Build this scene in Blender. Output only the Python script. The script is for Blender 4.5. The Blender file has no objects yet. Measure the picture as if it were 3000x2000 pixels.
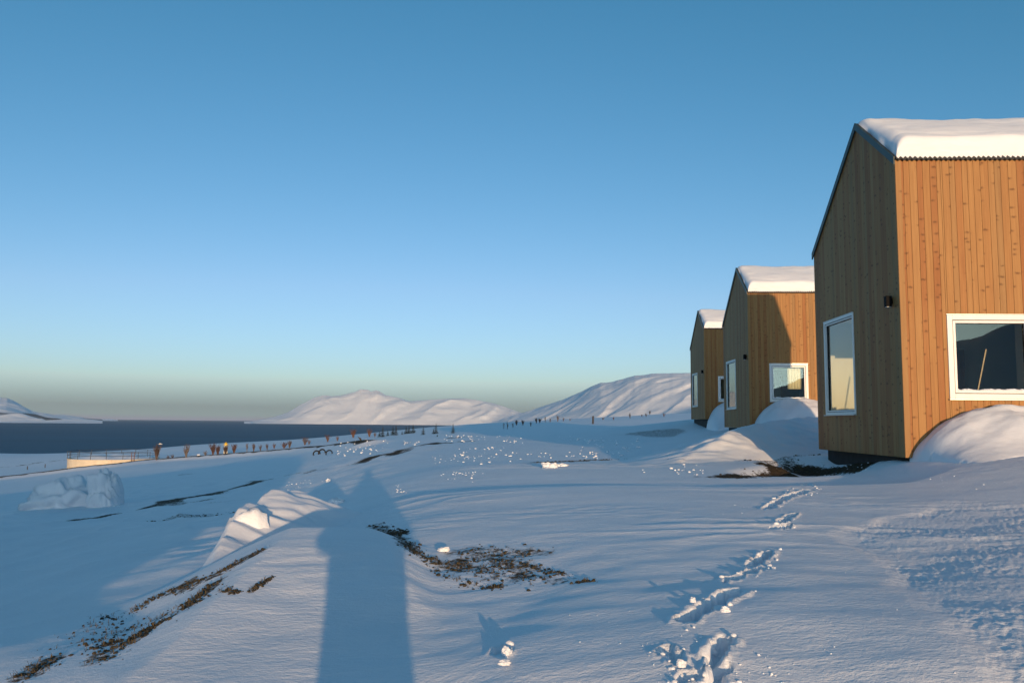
import bpy, bmesh, math, random
import numpy as np
from mathutils import Vector, Matrix

random.seed(7)
rng = np.random.default_rng(11)
sc = bpy.context.scene
COL = sc.collection

# ------------------------------------------------------------------ camera
F, HX, PITCH, ROLL = 2432.0, 1500.0, math.atan(236 / 2432.0), 0.009
PX, PY = 1500.0, 1000.0
cP, sP = math.cos(PITCH), math.sin(PITCH)


def ray(px, py):
    """direction (world, Y component 1) through a photograph point; the eye is the origin"""
    cx, cy = (px - PX) / F, -(py - PY) / F
    c, s = math.cos(ROLL), math.sin(ROLL)
    u, v = cx * c - cy * s, cx * s + cy * c
    d = np.array([u, cP - v * sP, sP + v * cP])
    return d / d[1]


def at(px, py, Y):
    return ray(px, py) * Y


cam_d = bpy.data.cameras.new('camera')
cam = bpy.data.objects.new('camera', cam_d)
COL.objects.link(cam)
cam_d.sensor_width = 36.0
cam_d.lens = F / 3000 * 36.0
cam_d.clip_start = 0.05
cam_d.clip_end = 90000
cam.matrix_world = Matrix.Rotation(math.pi / 2 + PITCH, 4, 'X') @ Matrix.Rotation(ROLL, 4, 'Z')
sc.camera = cam

# ------------------------------------------------------------------ light
S = -ray(1077, 1388)
S = Vector(S / np.linalg.norm(S))
SUN_EL = math.asin(S.z)
SUN_ROT = math.atan2(S.x, S.y)
sl = bpy.data.lights.new('sun', 'SUN')
sl.energy = 2.45
sl.angle = math.radians(0.5)
sl.color = (1.0, 0.635, 0.335)
so = bpy.data.objects.new('sun', sl)
COL.objects.link(so)
so.rotation_euler = S.to_track_quat('Z', 'Y').to_euler()
so.location = (0, 0, 60)

w = bpy.data.worlds.new('World')
sc.world = w
w.use_nodes = True
nt = w.node_tree
nt.nodes.clear()
wo = nt.nodes.new('ShaderNodeOutputWorld')
bg = nt.nodes.new('ShaderNodeBackground')
sk = nt.nodes.new('ShaderNodeTexSky')
sk.sky_type = 'NISHITA'
sk.sun_disc = False
sk.sun_elevation = SUN_EL
sk.sun_rotation = SUN_ROT
sk.altitude = 100
sk.air_density = 0.6
sk.dust_density = 1.0
sk.ozone_density = 2.5
bg.inputs[1].default_value = 0.15
# slightly deeper blue overhead: red response of the sky bent by a mild power curve
sep = nt.nodes.new('ShaderNodeSeparateColor'); com = nt.nodes.new('ShaderNodeCombineColor')


def wm(op, a, b):
    nd = nt.nodes.new('ShaderNodeMath'); nd.operation = op
    for i, v in enumerate((a, b)):
        if hasattr(v, 'is_linked'): nt.links.new(v, nd.inputs[i])
        else: nd.inputs[i].default_value = v
    return nd.outputs[0]


nt.links.new(sk.outputs[0], sep.inputs[0])
fac_r = wm('MINIMUM', wm('POWER', wm('DIVIDE', sep.outputs[0], 0.474), 0.7), 1.42)
tcw = nt.nodes.new('ShaderNodeTexCoord'); spz = nt.nodes.new('ShaderNodeSeparateXYZ')
nt.links.new(tcw.outputs['Generated'], spz.inputs[0])
low = wm('MAXIMUM', wm('SUBTRACT', 1.0, wm('MULTIPLY', wm('ABSOLUTE', spz.outputs[2], 0.0), 9.0)), 0.0)
blue = wm('MAXIMUM', wm('MULTIPLY', sep.outputs[2], 0.91), wm('MULTIPLY', low, 1.22))
nt.links.new(wm('MINIMUM', wm('MULTIPLY', sep.outputs[0], fac_r), wm('MULTIPLY', blue, 0.79)), com.inputs[0])
nt.links.new(wm('MINIMUM', wm('MULTIPLY', sep.outputs[1], 1.09), wm('MULTIPLY', blue, 1.04)), com.inputs[1])
nt.links.new(blue, com.inputs[2])
nt.links.new(com.outputs[0], bg.inputs[0])
nt.links.new(bg.outputs[0], wo.inputs[0])
sc.view_settings.view_transform = 'Standard'
sc.view_settings.look = 'None'
sc.view_settings.gamma = 1
sc.view_settings.exposure = 0.97
sc.cycles.max_bounces = 6
sc.cycles.transparent_max_bounces = 12
sc.cycles.volume_bounces = 0


# ------------------------------------------------------------------ noise
def _hash(ix, iy, seed):
    h = (ix.astype(np.int64) * 374761393 + iy.astype(np.int64) * 668265263 + seed * 974634777) & 0xffffffff
    h = ((h ^ (h >> 13)) * 1274126177) & 0xffffffff
    return (h ^ (h >> 16)) & 0xffffffff


def perlin(x, y, seed=0):
    x = np.asarray(x, dtype=np.float64); y = np.asarray(y, dtype=np.float64)
    x0 = np.floor(x); y0 = np.floor(y)
    fx, fy = x - x0, y - y0
    ux = fx * fx * fx * (fx * (fx * 6 - 15) + 10)
    uy = fy * fy * fy * (fy * (fy * 6 - 15) + 10)

    def g(dx, dy):
        a = _hash(x0 + dx, y0 + dy, seed) / 4294967296.0 * 2 * np.pi
        return np.cos(a) * (fx - dx) + np.sin(a) * (fy - dy)
    n0 = g(0, 0) + (g(1, 0) - g(0, 0)) * ux
    n1 = g(0, 1) + (g(1, 1) - g(0, 1)) * ux
    return (n0 + (n1 - n0) * uy) * 1.5


def fbm(x, y, octaves=4, seed=0, gain=0.5):
    v = 0; a = 1.0; f = 1.0
    for o in range(octaves):
        v = v + a * perlin(x * f, y * f, seed + o * 17)
        a *= gain; f *= 2.03
    return v


def sstep(a, b, x):
    t = np.clip((x - a) / (b - a), 0, 1)
    return t * t * (3 - 2 * t)


# ------------------------------------------------------------------ object helpers
def setp(o, label=None, cat=None, group=None, kind=None):
    if label: o['label'] = label
    if cat: o['category'] = cat
    if group: o['group'] = group
    if kind: o['kind'] = kind
    return o


def mesh_np(name, verts, faces, mats, parent=None, smooth=False, attrs=None, loc=None):
    me = bpy.data.meshes.new(name)
    verts = np.asarray(verts, dtype=np.float32)
    if isinstance(faces, np.ndarray):
        k = faces.shape[1]
        me.vertices.add(len(verts)); me.vertices.foreach_set('co', verts.ravel())
        me.loops.add(faces.size); me.loops.foreach_set('vertex_index', faces.ravel().astype(np.int32))
        me.polygons.add(len(faces))
        me.polygons.foreach_set('loop_start', np.arange(0, faces.size, k, dtype=np.int32))
        try:
            me.polygons.foreach_set('loop_total', np.full(len(faces), k, dtype=np.int32))
        except Exception:
            pass
        me.update(calc_edges=True)
    else:
        me.from_pydata([tuple(map(float, v)) for v in verts], [], [list(f) for f in faces])
    if smooth:
        me.polygons.foreach_set('use_smooth', np.ones(len(me.polygons), dtype=bool))
    if attrs:
        for k_, a in attrs.items():
            at_ = me.attributes.new(k_, 'FLOAT', 'POINT')
            at_.data.foreach_set('value', np.asarray(a, dtype=np.float32))
    me.materials.append(mats)
    me.update()
    o = bpy.data.objects.new(name, me)
    COL.objects.link(o)
    if parent: o.parent = parent
    if loc is not None: o.location = loc
    return o


def empty(name, loc, rz=0):
    o = bpy.data.objects.new(name, None)
    COL.objects.link(o)
    o.location = loc
    o.rotation_euler = (0, 0, rz)
    o.empty_display_size = 0.2
    return o


class MB:
    """collects boxes and tubes of one mesh"""
    def __init__(self):
        self.v, self.f, self.t = [], [], []

    def hexa(self, p, tint=0.5):
        b = len(self.v)
        self.v += [tuple(q) for q in p]
        for f in ((0, 3, 2, 1), (4, 5, 6, 7), (0, 1, 5, 4), (1, 2, 6, 5), (2, 3, 7, 6), (3, 0, 4, 7)):
            self.f.append([b + i for i in f])
        self.t += [tint] * 8

    def box(self, x0, x1, y0, y1, z0, z1, tint=0.5):
        self.hexa([(x0, y0, z0), (x1, y0, z0), (x1, y1, z0), (x0, y1, z0),
                   (x0, y0, z1), (x1, y0, z1), (x1, y1, z1), (x0, y1, z1)], tint)

    def tube(self, pts, radii, n=6, tint=0.5):
        b = len(self.v)
        pts = [Vector(p) for p in pts]
        for i, p in enumerate(pts):
            d = (pts[min(i + 1, len(pts) - 1)] - pts[max(i - 1, 0)]).normalized()
            a = d.orthogonal().normalized(); c = d.cross(a)
            r = radii[i] if hasattr(radii, '__len__') else radii
            for k in range(n):
                t = 2 * math.pi * k / n
                self.v.append(tuple(p + (a * math.cos(t) + c * math.sin(t)) * r)); self.t.append(tint)
        for i in range(len(pts) - 1):
            for k in range(n):
                self.f.append([b + i * n + k, b + i * n + (k + 1) % n, b + (i + 1) * n + (k + 1) % n, b + (i + 1) * n + k])
        self.f.append([b + k for k in range(n)][::-1])
        self.f.append([b + (len(pts) - 1) * n + k for k in range(n)])

    def lathe(self, prof, n=24, cx=0, cy=0, tint=0.5):
        b = len(self.v)
        for r, z in prof:
            for k in range(n):
                t = 2 * math.pi * k / n
                self.v.append((cx + r * math.cos(t), cy + r * math.sin(t), z)); self.t.append(tint)
        for i in range(len(prof) - 1):
            for k in range(n):
                self.f.append([b + i * n + k, b + i * n + (k + 1) % n, b + (i + 1) * n + (k + 1) % n, b + (i + 1) * n + k])
        self.f.append([b + (len(prof) - 1) * n + k for k in range(n)])

    def tri(self, a, b_, c, tint=0.5):
        b = len(self.v); self.v += [tuple(a), tuple(b_), tuple(c)]; self.f.append([b, b + 1, b + 2]); self.t += [tint] * 3

    def quad(self, a, b_, c, d, tint=0.5):
        b = len(self.v); self.v += [tuple(a), tuple(b_), tuple(c), tuple(d)]; self.f.append([b, b + 1, b + 2, b + 3]); self.t += [tint] * 4

    def build(self, name, mat, parent=None, smooth=False, bevel=0):
        me = bpy.data.meshes.new(name)
        me.from_pydata(self.v, [], self.f)
        a = me.attributes.new('tint', 'FLOAT', 'POINT')
        a.data.foreach_set('value', self.t)
        me.materials.append(mat)
        if smooth:
            me.polygons.foreach_set('use_smooth', [True] * len(me.polygons))
        o = bpy.data.objects.new(name, me)
        COL.objects.link(o)
        if parent: o.parent = parent
        if bevel:
            m = o.modifiers.new('bevel', 'BEVEL'); m.width = bevel; m.segments = 2; m.limit_method = 'ANGLE'
        return o


def copy_tree(o, parent=None):
    c = o.copy(); COL.objects.link(c)
    if parent: c.parent = parent
    for ch in list(o.children):
        copy_tree(ch, c)
    return c


# ------------------------------------------------------------------ materials
class NT:
    def __init__(self, name):
        self.m = bpy.data.materials.new(name); self.m.use_nodes = True
        self.t = self.m.node_tree; self.t.nodes.clear()
        self.out = self.t.nodes.new('ShaderNodeOutputMaterial')

    def n(self, typ, ins=None, **kw):
        nd = self.t.nodes.new('ShaderNode' + typ)
        for k, v in kw.items(): setattr(nd, k, v)
        for k, v in (ins or {}).items():
            if isinstance(v, tuple) and len(v) == 2 and hasattr(v[0], 'outputs'):
                self.t.links.new(v[0].outputs[v[1]], nd.inputs[k])
            elif hasattr(v, 'outputs'):
                self.t.links.new(v.outputs[0], nd.inputs[k])
            else:
                nd.inputs[k].default_value = v
        return nd

    def ramp(self, fac, stops, interp='LINEAR'):
        nd = self.t.nodes.new('ShaderNodeValToRGB')
        nd.color_ramp.interpolation = interp
        e = nd.color_ramp.elements
        while len(e) < len(stops): e.new(0.5)
        for el, (p, c) in zip(e, stops):
            el.position = p
            el.color = c if len(c) == 4 else (*c, 1)
        self.t.links.new(fac.outputs[0] if hasattr(fac, 'outputs') else fac, nd.inputs[0])
        return nd

    def math(self, op, a, b=0.0, c=None):
        ins = {0: a, 1: b}
        if c is not None: ins[2] = c
        return self.n('Math', ins, operation=op)

    def mix(self, fac, a, b, mode='MIX'):
        nd = self.t.nodes.new('ShaderNodeMixRGB'); nd.blend_type = mode
        for k, v in ((0, fac), (1, a), (2, b)):
            if hasattr(v, 'outputs'): self.t.links.new(v.outputs[0], nd.inputs[k])
            else: nd.inputs[k].default_value = v if not isinstance(v, tuple) or len(v) == 4 else (*v, 1)
        return nd

    def surf(self, sh):
        self.t.links.new(sh.outputs[0], self.out.inputs[0]); return self.m


def simple(name, col, rough=0.6, metal=0.0, spec=0.4, noise=0.12, scale=6.0, bump=0.0):
    k = NT(name)
    tc = k.n('TexCoord')
    nz = k.n('TexNoise', {0: (tc, 3), 'Scale': scale, 'Detail': 6.0, 'Roughness': 0.6})
    lo = tuple(c * (1 - noise) for c in col); hi = tuple(min(1, c * (1 + noise)) for c in col)
    r = k.ramp(nz, [(0.3, lo), (0.7, hi)])
    ins = {'Base Color': r, 'Roughness': rough, 'Metallic': metal, 'Specular IOR Level': spec}
    if bump:
        ins['Normal'] = k.n('Bump', {'Height': nz, 'Strength': bump, 'Distance': 0.02})
    return k.surf(k.n('BsdfPrincipled', ins))


SNOW = (0.83, 0.865, 0.925)


def snow_mat(name, bump=0.25, scale=14.0, soil=False, dist=0.02):
    k = NT(name)
    tc = k.n('TexCoord')
    mp = k.n('Mapping', {0: (tc, 3), 'Scale': (0.55, 1.0, 1.0)})
    n1 = k.n('TexNoise', {0: mp, 'Scale': scale, 'Detail': 5.0, 'Roughness': 0.65})
    n2 = k.n('TexNoise', {0: (tc, 3), 'Scale': 90.0, 'Detail': 3.0})
    n4 = k.n('TexNoise', {0: mp, 'Scale': scale * 2.7, 'Detail': 4.0, 'Roughness': 0.6})
    h = k.math('ADD', k.math('ADD', k.math('MULTIPLY', n1, 0.9), k.math('MULTIPLY', n4, 0.5)), k.math('MULTIPLY', n2, 0.22))
    b = k.n('Bump', {'Height': h, 'Strength': bump, 'Distance': dist})
    n3 = k.n('TexNoise', {0: (tc, 3), 'Scale': 0.9, 'Detail': 4.0})
    col = k.ramp(n3, [(0.3, tuple(c * 0.95 for c in SNOW)), (0.7, SNOW)])
    base = k.n('BsdfPrincipled', {'Base Color': col, 'Roughness': 0.55, 'Specular IOR Level': 0.25, 'Normal': b})
    if not soil:
        return k.surf(base)
    a = k.n('Attribute', attribute_name='soil')
    s1 = k.n('TexNoise', {0: (tc, 3), 'Scale': 13.0, 'Detail': 9.0, 'Roughness': 0.72})
    sc_ = k.ramp(s1, [(0.25, (0.020, 0.015, 0.012)), (0.5, (0.055, 0.041, 0.026)), (0.72, (0.14, 0.10, 0.055))])
    sb = k.n('Bump', {'Height': s1, 'Strength': 0.9, 'Distance': 0.05})
    soilb = k.n('BsdfPrincipled', {'Base Color': sc_, 'Roughness': 0.95, 'Specular IOR Level': 0.1, 'Normal': sb})
    brk = k.math('ADD', (a, 2), k.math('MULTIPLY', k.math('SUBTRACT', s1, 0.5), 1.7))
    fac = k.ramp(brk, [(0.36, (0, 0, 0)), (0.50, (0.45, 0.45, 0.45)), (0.66, (1, 1, 1))])
    mx = k.n('MixShader', {0: fac, 1: base, 2: soilb})
    return k.surf(mx)


def wood_mat(name):
    k = NT(name)
    tc = k.n('TexCoord')
    sp = k.n('SeparateXYZ', {0: (tc, 3)})
    a = k.n('Attribute', attribute_name='tint')
    s = k.math('ADD', (sp, 0), (sp, 1))
    z = k.math('ADD', (sp, 2), k.math('MULTIPLY', (a, 2), 53.0))
    gv = k.n('CombineXYZ', {0: k.math('MULTIPLY', s, 34.0), 1: k.math('MULTIPLY', z, 0.9), 2: k.math('MULTIPLY', (a, 2), 9.0)})
    g = k.n('TexNoise', {0: gv, 'Scale': 1.0, 'Detail': 4.0, 'Roughness': 0.6, 'Distortion': 0.5})
    g2v = k.n('CombineXYZ', {0: k.math('MULTIPLY', s, 4.0), 1: k.math('MULTIPLY', z, 0.8), 2: k.math('MULTIPLY', (a, 2), 31.0)})
    g2 = k.n('TexNoise', {0: g2v, 'Scale': 1.0, 'Detail': 3.0})
    kv = k.n('CombineXYZ', {0: k.math('MULTIPLY', k.math('ADD', s, k.math('MULTIPLY', g2, 0.25)), 3.6), 1: k.math('MULTIPLY', k.math('ADD', z, k.math('MULTIPLY', g, 0.05)), 7.4), 2: 0.0})
    vo = k.n('TexVoronoi', {0: kv, 'Scale': 1.0, 'Randomness': 1.0}, voronoi_dimensions='2D', feature='F1')
    # broad dark whorl and small hard knot, on some cells only
    rsel = k.n('SeparateColor', {0: (vo, 1)})
    sel = k.math('GREATER_THAN', (rsel, 0), 0.62)
    kn = k.ramp((vo.outputs[0]), [(0.06, (1, 1, 1)), (0.12, (0.45, 0.45, 0.45)), (0.24, (0, 0, 0))])
    knf = k.math('MULTIPLY', kn, sel)
    base = k.ramp((a.outputs[2]), [(0.0, (0.31, 0.125, 0.042)), (0.25, (0.36, 0.158, 0.054)), (0.5, (0.375, 0.190, 0.066)), (0.8, (0.40, 0.215, 0.080)), (1.0, (0.30, 0.172, 0.070))])
    c1 = k.mix(k.math('MULTIPLY', k.ramp(g, [(0.35, (1, 1, 1)), (0.65, (0, 0, 0))]), 0.34), base, (0.17, 0.066, 0.02))
    c2 = k.mix(k.math('MULTIPLY', k.ramp(g2, [(0.45, (0, 0, 0)), (0.75, (1, 1, 1))]), 0.35), c1, (0.43, 0.235, 0.085))
    c3 = k.mix(k.math('MULTIPLY', knf, 0.72), c2, (0.09, 0.034, 0.012))
    b = k.n('Bump', {'Height': g, 'Strength': 0.25, 'Distance': 0.004})
    return k.surf(k.n('BsdfPrincipled', {'Base Color': c3, 'Roughness': 0.62, 'Specular IOR Level': 0.25, 'Normal': b}))


def glass_mat(name):
    k = NT(name)
    tc = k.n('TexCoord')
    nz = k.n('TexNoise', {0: (tc, 3), 'Scale': 0.8, 'Detail': 1.0})
    b = k.n('Bump', {'Height': nz, 'Strength': 0.05, 'Distance': 0.01})
    fr = k.n('Fresnel', {'IOR': 1.9})
    tr = k.n('BsdfTransparent', {0: (0.86, 0.92, 0.89, 1)})
    gl = k.n('BsdfGlossy', {0: (0.95, 1, 0.98, 1), 'Roughness': 0.0, 'Normal': b})
    return k.surf(k.n('MixShader', {0: fr, 1: tr, 2: gl}))


def water_mat():
    k = NT('sea_water')
    tc = k.n('TexCoord')
    mp = k.n('Mapping', {0: (tc, 3), 'Scale': (0.03, 0.1, 1)})
    n1 = k.n('TexNoise', {0: mp, 'Scale': 1.0, 'Detail': 6.0, 'Roughness': 0.6})
    mp2 = k.n('Mapping', {0: (tc, 3), 'Scale': (0.0006, 0.002, 1)})
    n2 = k.n('TexNoise', {0: mp2, 'Scale': 1.0, 'Detail': 5.0, 'Roughness': 0.6})
    b = k.n('Bump', {'Height': n1, 'Strength': 0.6, 'Distance': 3.0})
    col = k.ramp(n2, [(0.3, (0.008, 0.054, 0.110)), (0.7, (0.014, 0.080, 0.150))])
    return k.surf(k.n('BsdfPrincipled', {'Base Color': col, 'Roughness': 0.55, 'Specular IOR Level': 0.12, 'Normal': b}))


def mountain_mat(name, scale, rock=0.35):
    k = NT(name)
    tc = k.n('TexCoord')
    n1 = k.n('TexNoise', {0: (tc, 3), 'Scale': scale, 'Detail': 8.0, 'Roughness': 0.6})
    b = k.n('Bump', {'Height': n1, 'Strength': 0.5, 'Distance': 0.6 / scale * 0.1})
    a = k.n('Attribute', attribute_name='soil')
    n2 = k.n('TexNoise', {0: (tc, 3), 'Scale': scale * 3, 'Detail': 8.0, 'Roughness': 0.7})
    f = k.ramp(k.math('ADD', (a, 2), k.math('MULTIPLY', k.math('SUBTRACT', n2, 0.5), 0.9)), [(0.5, (0, 0, 0)), (0.7, (1, 1, 1))])
    col = k.mix(f, SNOW, (0.13, 0.115, 0.11))
    return k.surf(k.n('BsdfPrincipled', {'Base Color': col, 'Roughness': 0.7, 'Specular IOR Level': 0.15, 'Normal': b}))


def tank_mat():
    k = NT('tank_concrete')
    tc = k.n('TexCoord')
    n1 = k.n('TexNoise', {0: (tc, 3), 'Scale': 1.2, 'Detail': 6.0})
    mp = k.n('Mapping', {0: (tc, 3), 'Scale': (0.9, 0.9, 0.08)})
    n2 = k.n('TexNoise', {0: mp, 'Scale': 1.0, 'Detail': 5.0, 'Roughness': 0.7})
    c = k.ramp(n1, [(0.3, (0.56, 0.49, 0.38)), (0.7, (0.66, 0.58, 0.46))])
    f = k.ramp(n2, [(0.58, (0, 0, 0)), (0.75, (1, 1, 1))])
    c2 = k.mix(k.math('MULTIPLY', f, 0.55), c, (0.38, 0.17, 0.06))
    return k.surf(k.n('BsdfPrincipled', {'Base Color': c2, 'Roughness': 0.8, 'Specular IOR Level': 0.2}))


M = dict(
    ground=snow_mat('snow_ground', 0.42, 16.0, soil=True, dist=0.028),
    snow=snow_mat('snow_drift', 0.25, 10.0),
    roofsnow=snow_mat('snow_roof', 0.2, 7.0),
    lump=snow_mat('snow_lump', 0.5, 18.0),
    wood=wood_mat('pine_boards'),
    glass=glass_mat('window_glass'),
    white=simple('white_frame', (0.80, 0.80, 0.78), 0.4, noise=0.03),
    seal=simple('black_seal', (0.02, 0.02, 0.02), 0.6),
    sill=simple('sill_metal', (0.55, 0.55, 0.54), 0.35, metal=0.6, noise=0.05),
    trim=simple('green_black_metal', (0.025, 0.045, 0.042), 0.45, noise=0.1),
    roof=simple('roof_metal', (0.045, 0.045, 0.045), 0.5, noise=0.15),
    lamp=simple('black_lamp', (0.006, 0.006, 0.007), 0.7, spec=0.1),
    lens=simple('lamp_lens', (0.6, 0.62, 0.65), 0.3),
    plinth=simple('dark_plinth', (0.030, 0.028, 0.027), 0.85, noise=0.3, bump=0.3),
    inner=simple('painted_plaster', (0.72, 0.68, 0.57), 0.8, noise=0.03, scale=1.5),
    blind=simple('cream_cloth', (0.86, 0.80, 0.58), 0.8, noise=0.02),
    floor=simple('pine_floor', (0.32, 0.2, 0.1), 0.6, noise=0.2),
    door=simple('pine_interior', (0.42, 0.22, 0.09), 0.5, noise=0.15),
    batten=simple('raw_batten', (0.55, 0.42, 0.28), 0.7),
    tank=tank_mat(),
    rail=simple('rail_steel', (0.05, 0.065, 0.085), 0.6, noise=0.3),
    rust=simple('rusty_steel', (0.16, 0.06, 0.03), 0.8, noise=0.3),
    needles=simple('spruce_needles', (0.022, 0.035, 0.020), 0.8, noise=0.45, scale=3),
    bark=simple('bark', (0.10, 0.065, 0.045), 0.9, noise=0.3),
    twigred=simple('red_twigs', (0.115, 0.062, 0.048), 0.8, noise=0.3),
    twigbrown=simple('brown_twigs', (0.105, 0.072, 0.058), 0.8, noise=0.3),
    twiggrey=simple('grey_twigs', (0.15, 0.125, 0.115), 0.8, noise=0.3),
    post=simple('weathered_post', (0.055, 0.05, 0.048), 0.9, noise=0.3),
    rubber=simple('black_rubber', (0.012, 0.012, 0.014), 0.7),
    cream=simple('cream_paint', (0.72, 0.66, 0.5), 0.6, noise=0.05),
    yellow=simple('yellow_paint', (0.75, 0.50, 0.05), 0.5, noise=0.05),
    whiteboat=simple('white_hull', (0.75, 0.76, 0.76), 0.4, noise=0.05),
    stone=simple('dark_soil_clods', (0.05, 0.042, 0.028), 0.95, noise=0.5, scale=20, bump=0.5),
    grass=simple('dead_grass', (0.10, 0.075, 0.036), 0.9, noise=0.4, scale=20),
    water=water_mat(),
    mtn=mountain_mat('mountain_snow', 0.0009),
    hill=mountain_mat('hill_snow', 0.002),
    coat=simple('dark_coat', (0.03, 0.035, 0.05), 0.8),
    skin=simple('skin', (0.5, 0.3, 0.22), 0.6),
    black=simple('black_plastic', (0.015, 0.015, 0.015), 0.5),
)

# ------------------------------------------------------------------ ground
SEA = -60.0
ctrl = []


def cp(px, py, Y):
    p = at(px, py, Y); ctrl.append(p)


COLS = {
    -600: [(2000, 5.2), (1750, 9), (1600, 17), (1500, 34), (1455, 60), (1425, 95), (1380, 150), (1345, 300)],
    0: [(2000, 4.8), (1800, 8), (1650, 13.2), (1560, 20.5), (1500, 33), (1452, 56), (1410, 100), (1378, 145), (1332, 250)],
    300: [(2000, 4.5), (1800, 6.9), (1650, 11.4), (1560, 18), (1500, 28), (1440, 48), (1405, 75), (1369, 112), (1346, 160), (1322, 220)],
    600: [(2000, 4.3), (1800, 6.0), (1650, 9.6), (1560, 15.2), (1500, 23), (1440, 38), (1400, 58), (1370, 88), (1342, 118), (1300, 200)],
    900: [(1560, 11.2), (1500, 16), (1440, 25), (1400, 36), (1360, 55), (1323, 95), (1284, 190)],
    1200: [(1700, 6.4), (1560, 8.3), (1500, 10.3), (1440, 13.4), (1400, 17.4), (1350, 26.5), (1310, 43), (1280, 72), (1259, 145)],
    1500: [(2000, 3.95), (1800, 5.2), (1650, 6.6), (1560, 7.8), (1500, 9.2), (1440, 11.3), (1400, 14.1), (1350, 21.2), (1300, 39), (1270, 70), (1237, 170)],
    2000: [(2000, 3.7), (1700, 5.5), (1560, 7.3), (1470, 9.5), (1410, 12.4), (1370, 16.7), (1320, 27.5), (1280, 48), (1245, 85), (1210, 170)],
    2640: [(2000, 3.6), (1700, 5.4), (1550, 7.6), (1450, 10.2), (1400, 12.2), (1358, 14.8), (1320, 22), (1290, 34), (1260, 60), (1200, 170)],
    3100: [(2000, 3.55), (1700, 5.3), (1550, 7.3), (1450, 9.5), (1390, 10.9), (1325, 13.5), (1290, 22), (1250, 50), (1190, 170)],
}
for px, l in COLS.items():
    for py, Y in l: cp(px, py, Y)
for p in [(2160, 1258, 36.0), (2124, 1256, 39.), (2030, 1232, 56), (2026, 1230, 58), (1800, 1275, 52), (1800, 1222, 170), (1800, 1305, 36)]:
    cp(*p)


def pol(th, r, z):
    t = math.radians(th); ctrl.append(np.array([r * math.sin(t), r * math.cos(t), z]))


for px, zs in {-600: (-38, -66, -72), 0: (-32, -66, -72), 300: (-30, -66, -72), 600: (-28, -66, -72), 900: (-24, -64, -72),
               1200: (-20, -60, -72), 1500: (-12, -45, -72), 2000: (-2, -18, -50), 2640: (4, 0, -20), 3100: (6, 6, 0)}.items():
    for r, z in zip((430, 900, 3600), zs):
        d = ray(px, 1236); d = d / np.hypot(d[0], d[1]); ctrl.append(np.array([d[0] * r, d[1] * r, z]))
for th in (-70, -110, -150): pol(th, 4, -1.75); pol(th, 12, -2.3); pol(th, 60, -6); pol(th, 300, -30); pol(th, 1000, -66); pol(th, 3600, -72)
for th in (60, 100, 140): pol(th, 4, -1.25); pol(th, 12, -.75); pol(th, 60, 1.0); pol(th, 300, 8); pol(th, 1000, 20); pol(th, 3600, 60)
for th in (180,): pol(th, 4, -1.62); pol(th, 12, -1.8); pol(th, 60, -3); pol(th, 300, -12); pol(th, 1000, -30); pol(th, 3600, -60)
for th in (0, -25, 25): pol(th, 1.6, -1.66)
ctrl = np.array(ctrl)
KT = 2.6
c_th = np.arctan2(ctrl[:, 0], ctrl[:, 1]); c_r = np.hypot(ctrl[:, 0], ctrl[:, 1])
c_e = ctrl[:, 2] / c_r
pts, vals = [], []
for t, r, e in zip(c_th, c_r, c_e):
    for k in (-1, 0, 1):
        tt = t + 2 * math.pi * k
        if abs(tt) < 4.6:
            pts.append((tt * KT, math.log(r))); vals.append(e)
pts = np.array(pts); vals = np.array(vals)


def _tps(d2):
    return 0.5 * d2 * np.log(d2 + 1e-12)


A = _tps(((pts[:, None, :] - pts[None]) ** 2).sum(-1)) + np.eye(len(pts)) * 2e-3
P_ = np.c_[np.ones(len(pts)), pts]
n_ = len(pts)
Mx = np.zeros((n_ + 3, n_ + 3)); Mx[:n_, :n_] = A; Mx[:n_, n_:] = P_; Mx[n_:, :n_] = P_.T
W_ = np.linalg.solve(Mx, np.r_[vals, 0, 0, 0])


def tps_e(th, lr):
    th = np.asarray(th, float).ravel(); lr = np.asarray(lr, float).ravel()
    out = np.empty(len(th))
    for i in range(0, len(th), 20000):
        q = np.c_[th[i:i + 20000] * KT, lr[i:i + 20000]]
        d2 = ((q[:, None, :] - pts[None]) ** 2).sum(-1)
        out[i:i + 20000] = _tps(d2) @ W_[:n_] + W_[n_] + q @ W_[n_ + 1:]
    return out


# smooth large-scale table, interpolated afterwards
T_TH = np.linspace(-math.pi, math.pi, 721)
T_LR = np.linspace(math.log(0.6), math.log(4300), 500)
TAB = tps_e(np.repeat(T_TH, len(T_LR)), np.tile(T_LR, len(T_TH))).reshape(len(T_TH), len(T_LR))


def base_z(x, y):
    x = np.asarray(x, float); y = np.asarray(y, float)
    r = np.maximum(np.hypot(x, y), 0.6)
    a = (np.arctan2(x, y) + math.pi) / (2 * math.pi) * 720
    b = (np.log(r) - T_LR[0]) / (T_LR[-1] - T_LR[0]) * 499
    a = np.clip(a, 0, 719.999); b = np.clip(b, 0, 498.999)
    i = a.astype(int); j = b.astype(int); u = a - i; v = b - j
    e = TAB[i, j] * (1 - u) * (1 - v) + TAB[i + 1, j] * u * (1 - v) + TAB[i, j + 1] * (1 - u) * v + TAB[i + 1, j + 1] * u * v
    z = e * r
    return np.where(r < 1.6, -1.66 * (1 - sstep(0.8, 1.6, r)) + z * sstep(0.8, 1.6, r), z)


def smax(a, b, k):
    h = np.clip(0.5 + 0.5 * (a - b) / k, 0, 1)
    return b * (1 - h) + a * h + k * h * (1 - h)


def capsule(x, y, poly):
    d = np.full(np.shape(x), 1e9)
    for (ax, ay), (bx, by) in zip(poly[:-1], poly[1:]):
        vx, vy = bx - ax, by - ay
        t = np.clip(((x - ax) * vx + (y - ay) * vy) / (vx * vx + vy * vy + 1e-9), 0, 1)
        d = np.minimum(d, np.hypot(x - ax - t * vx, y - ay - t * vy))
    return d


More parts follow.
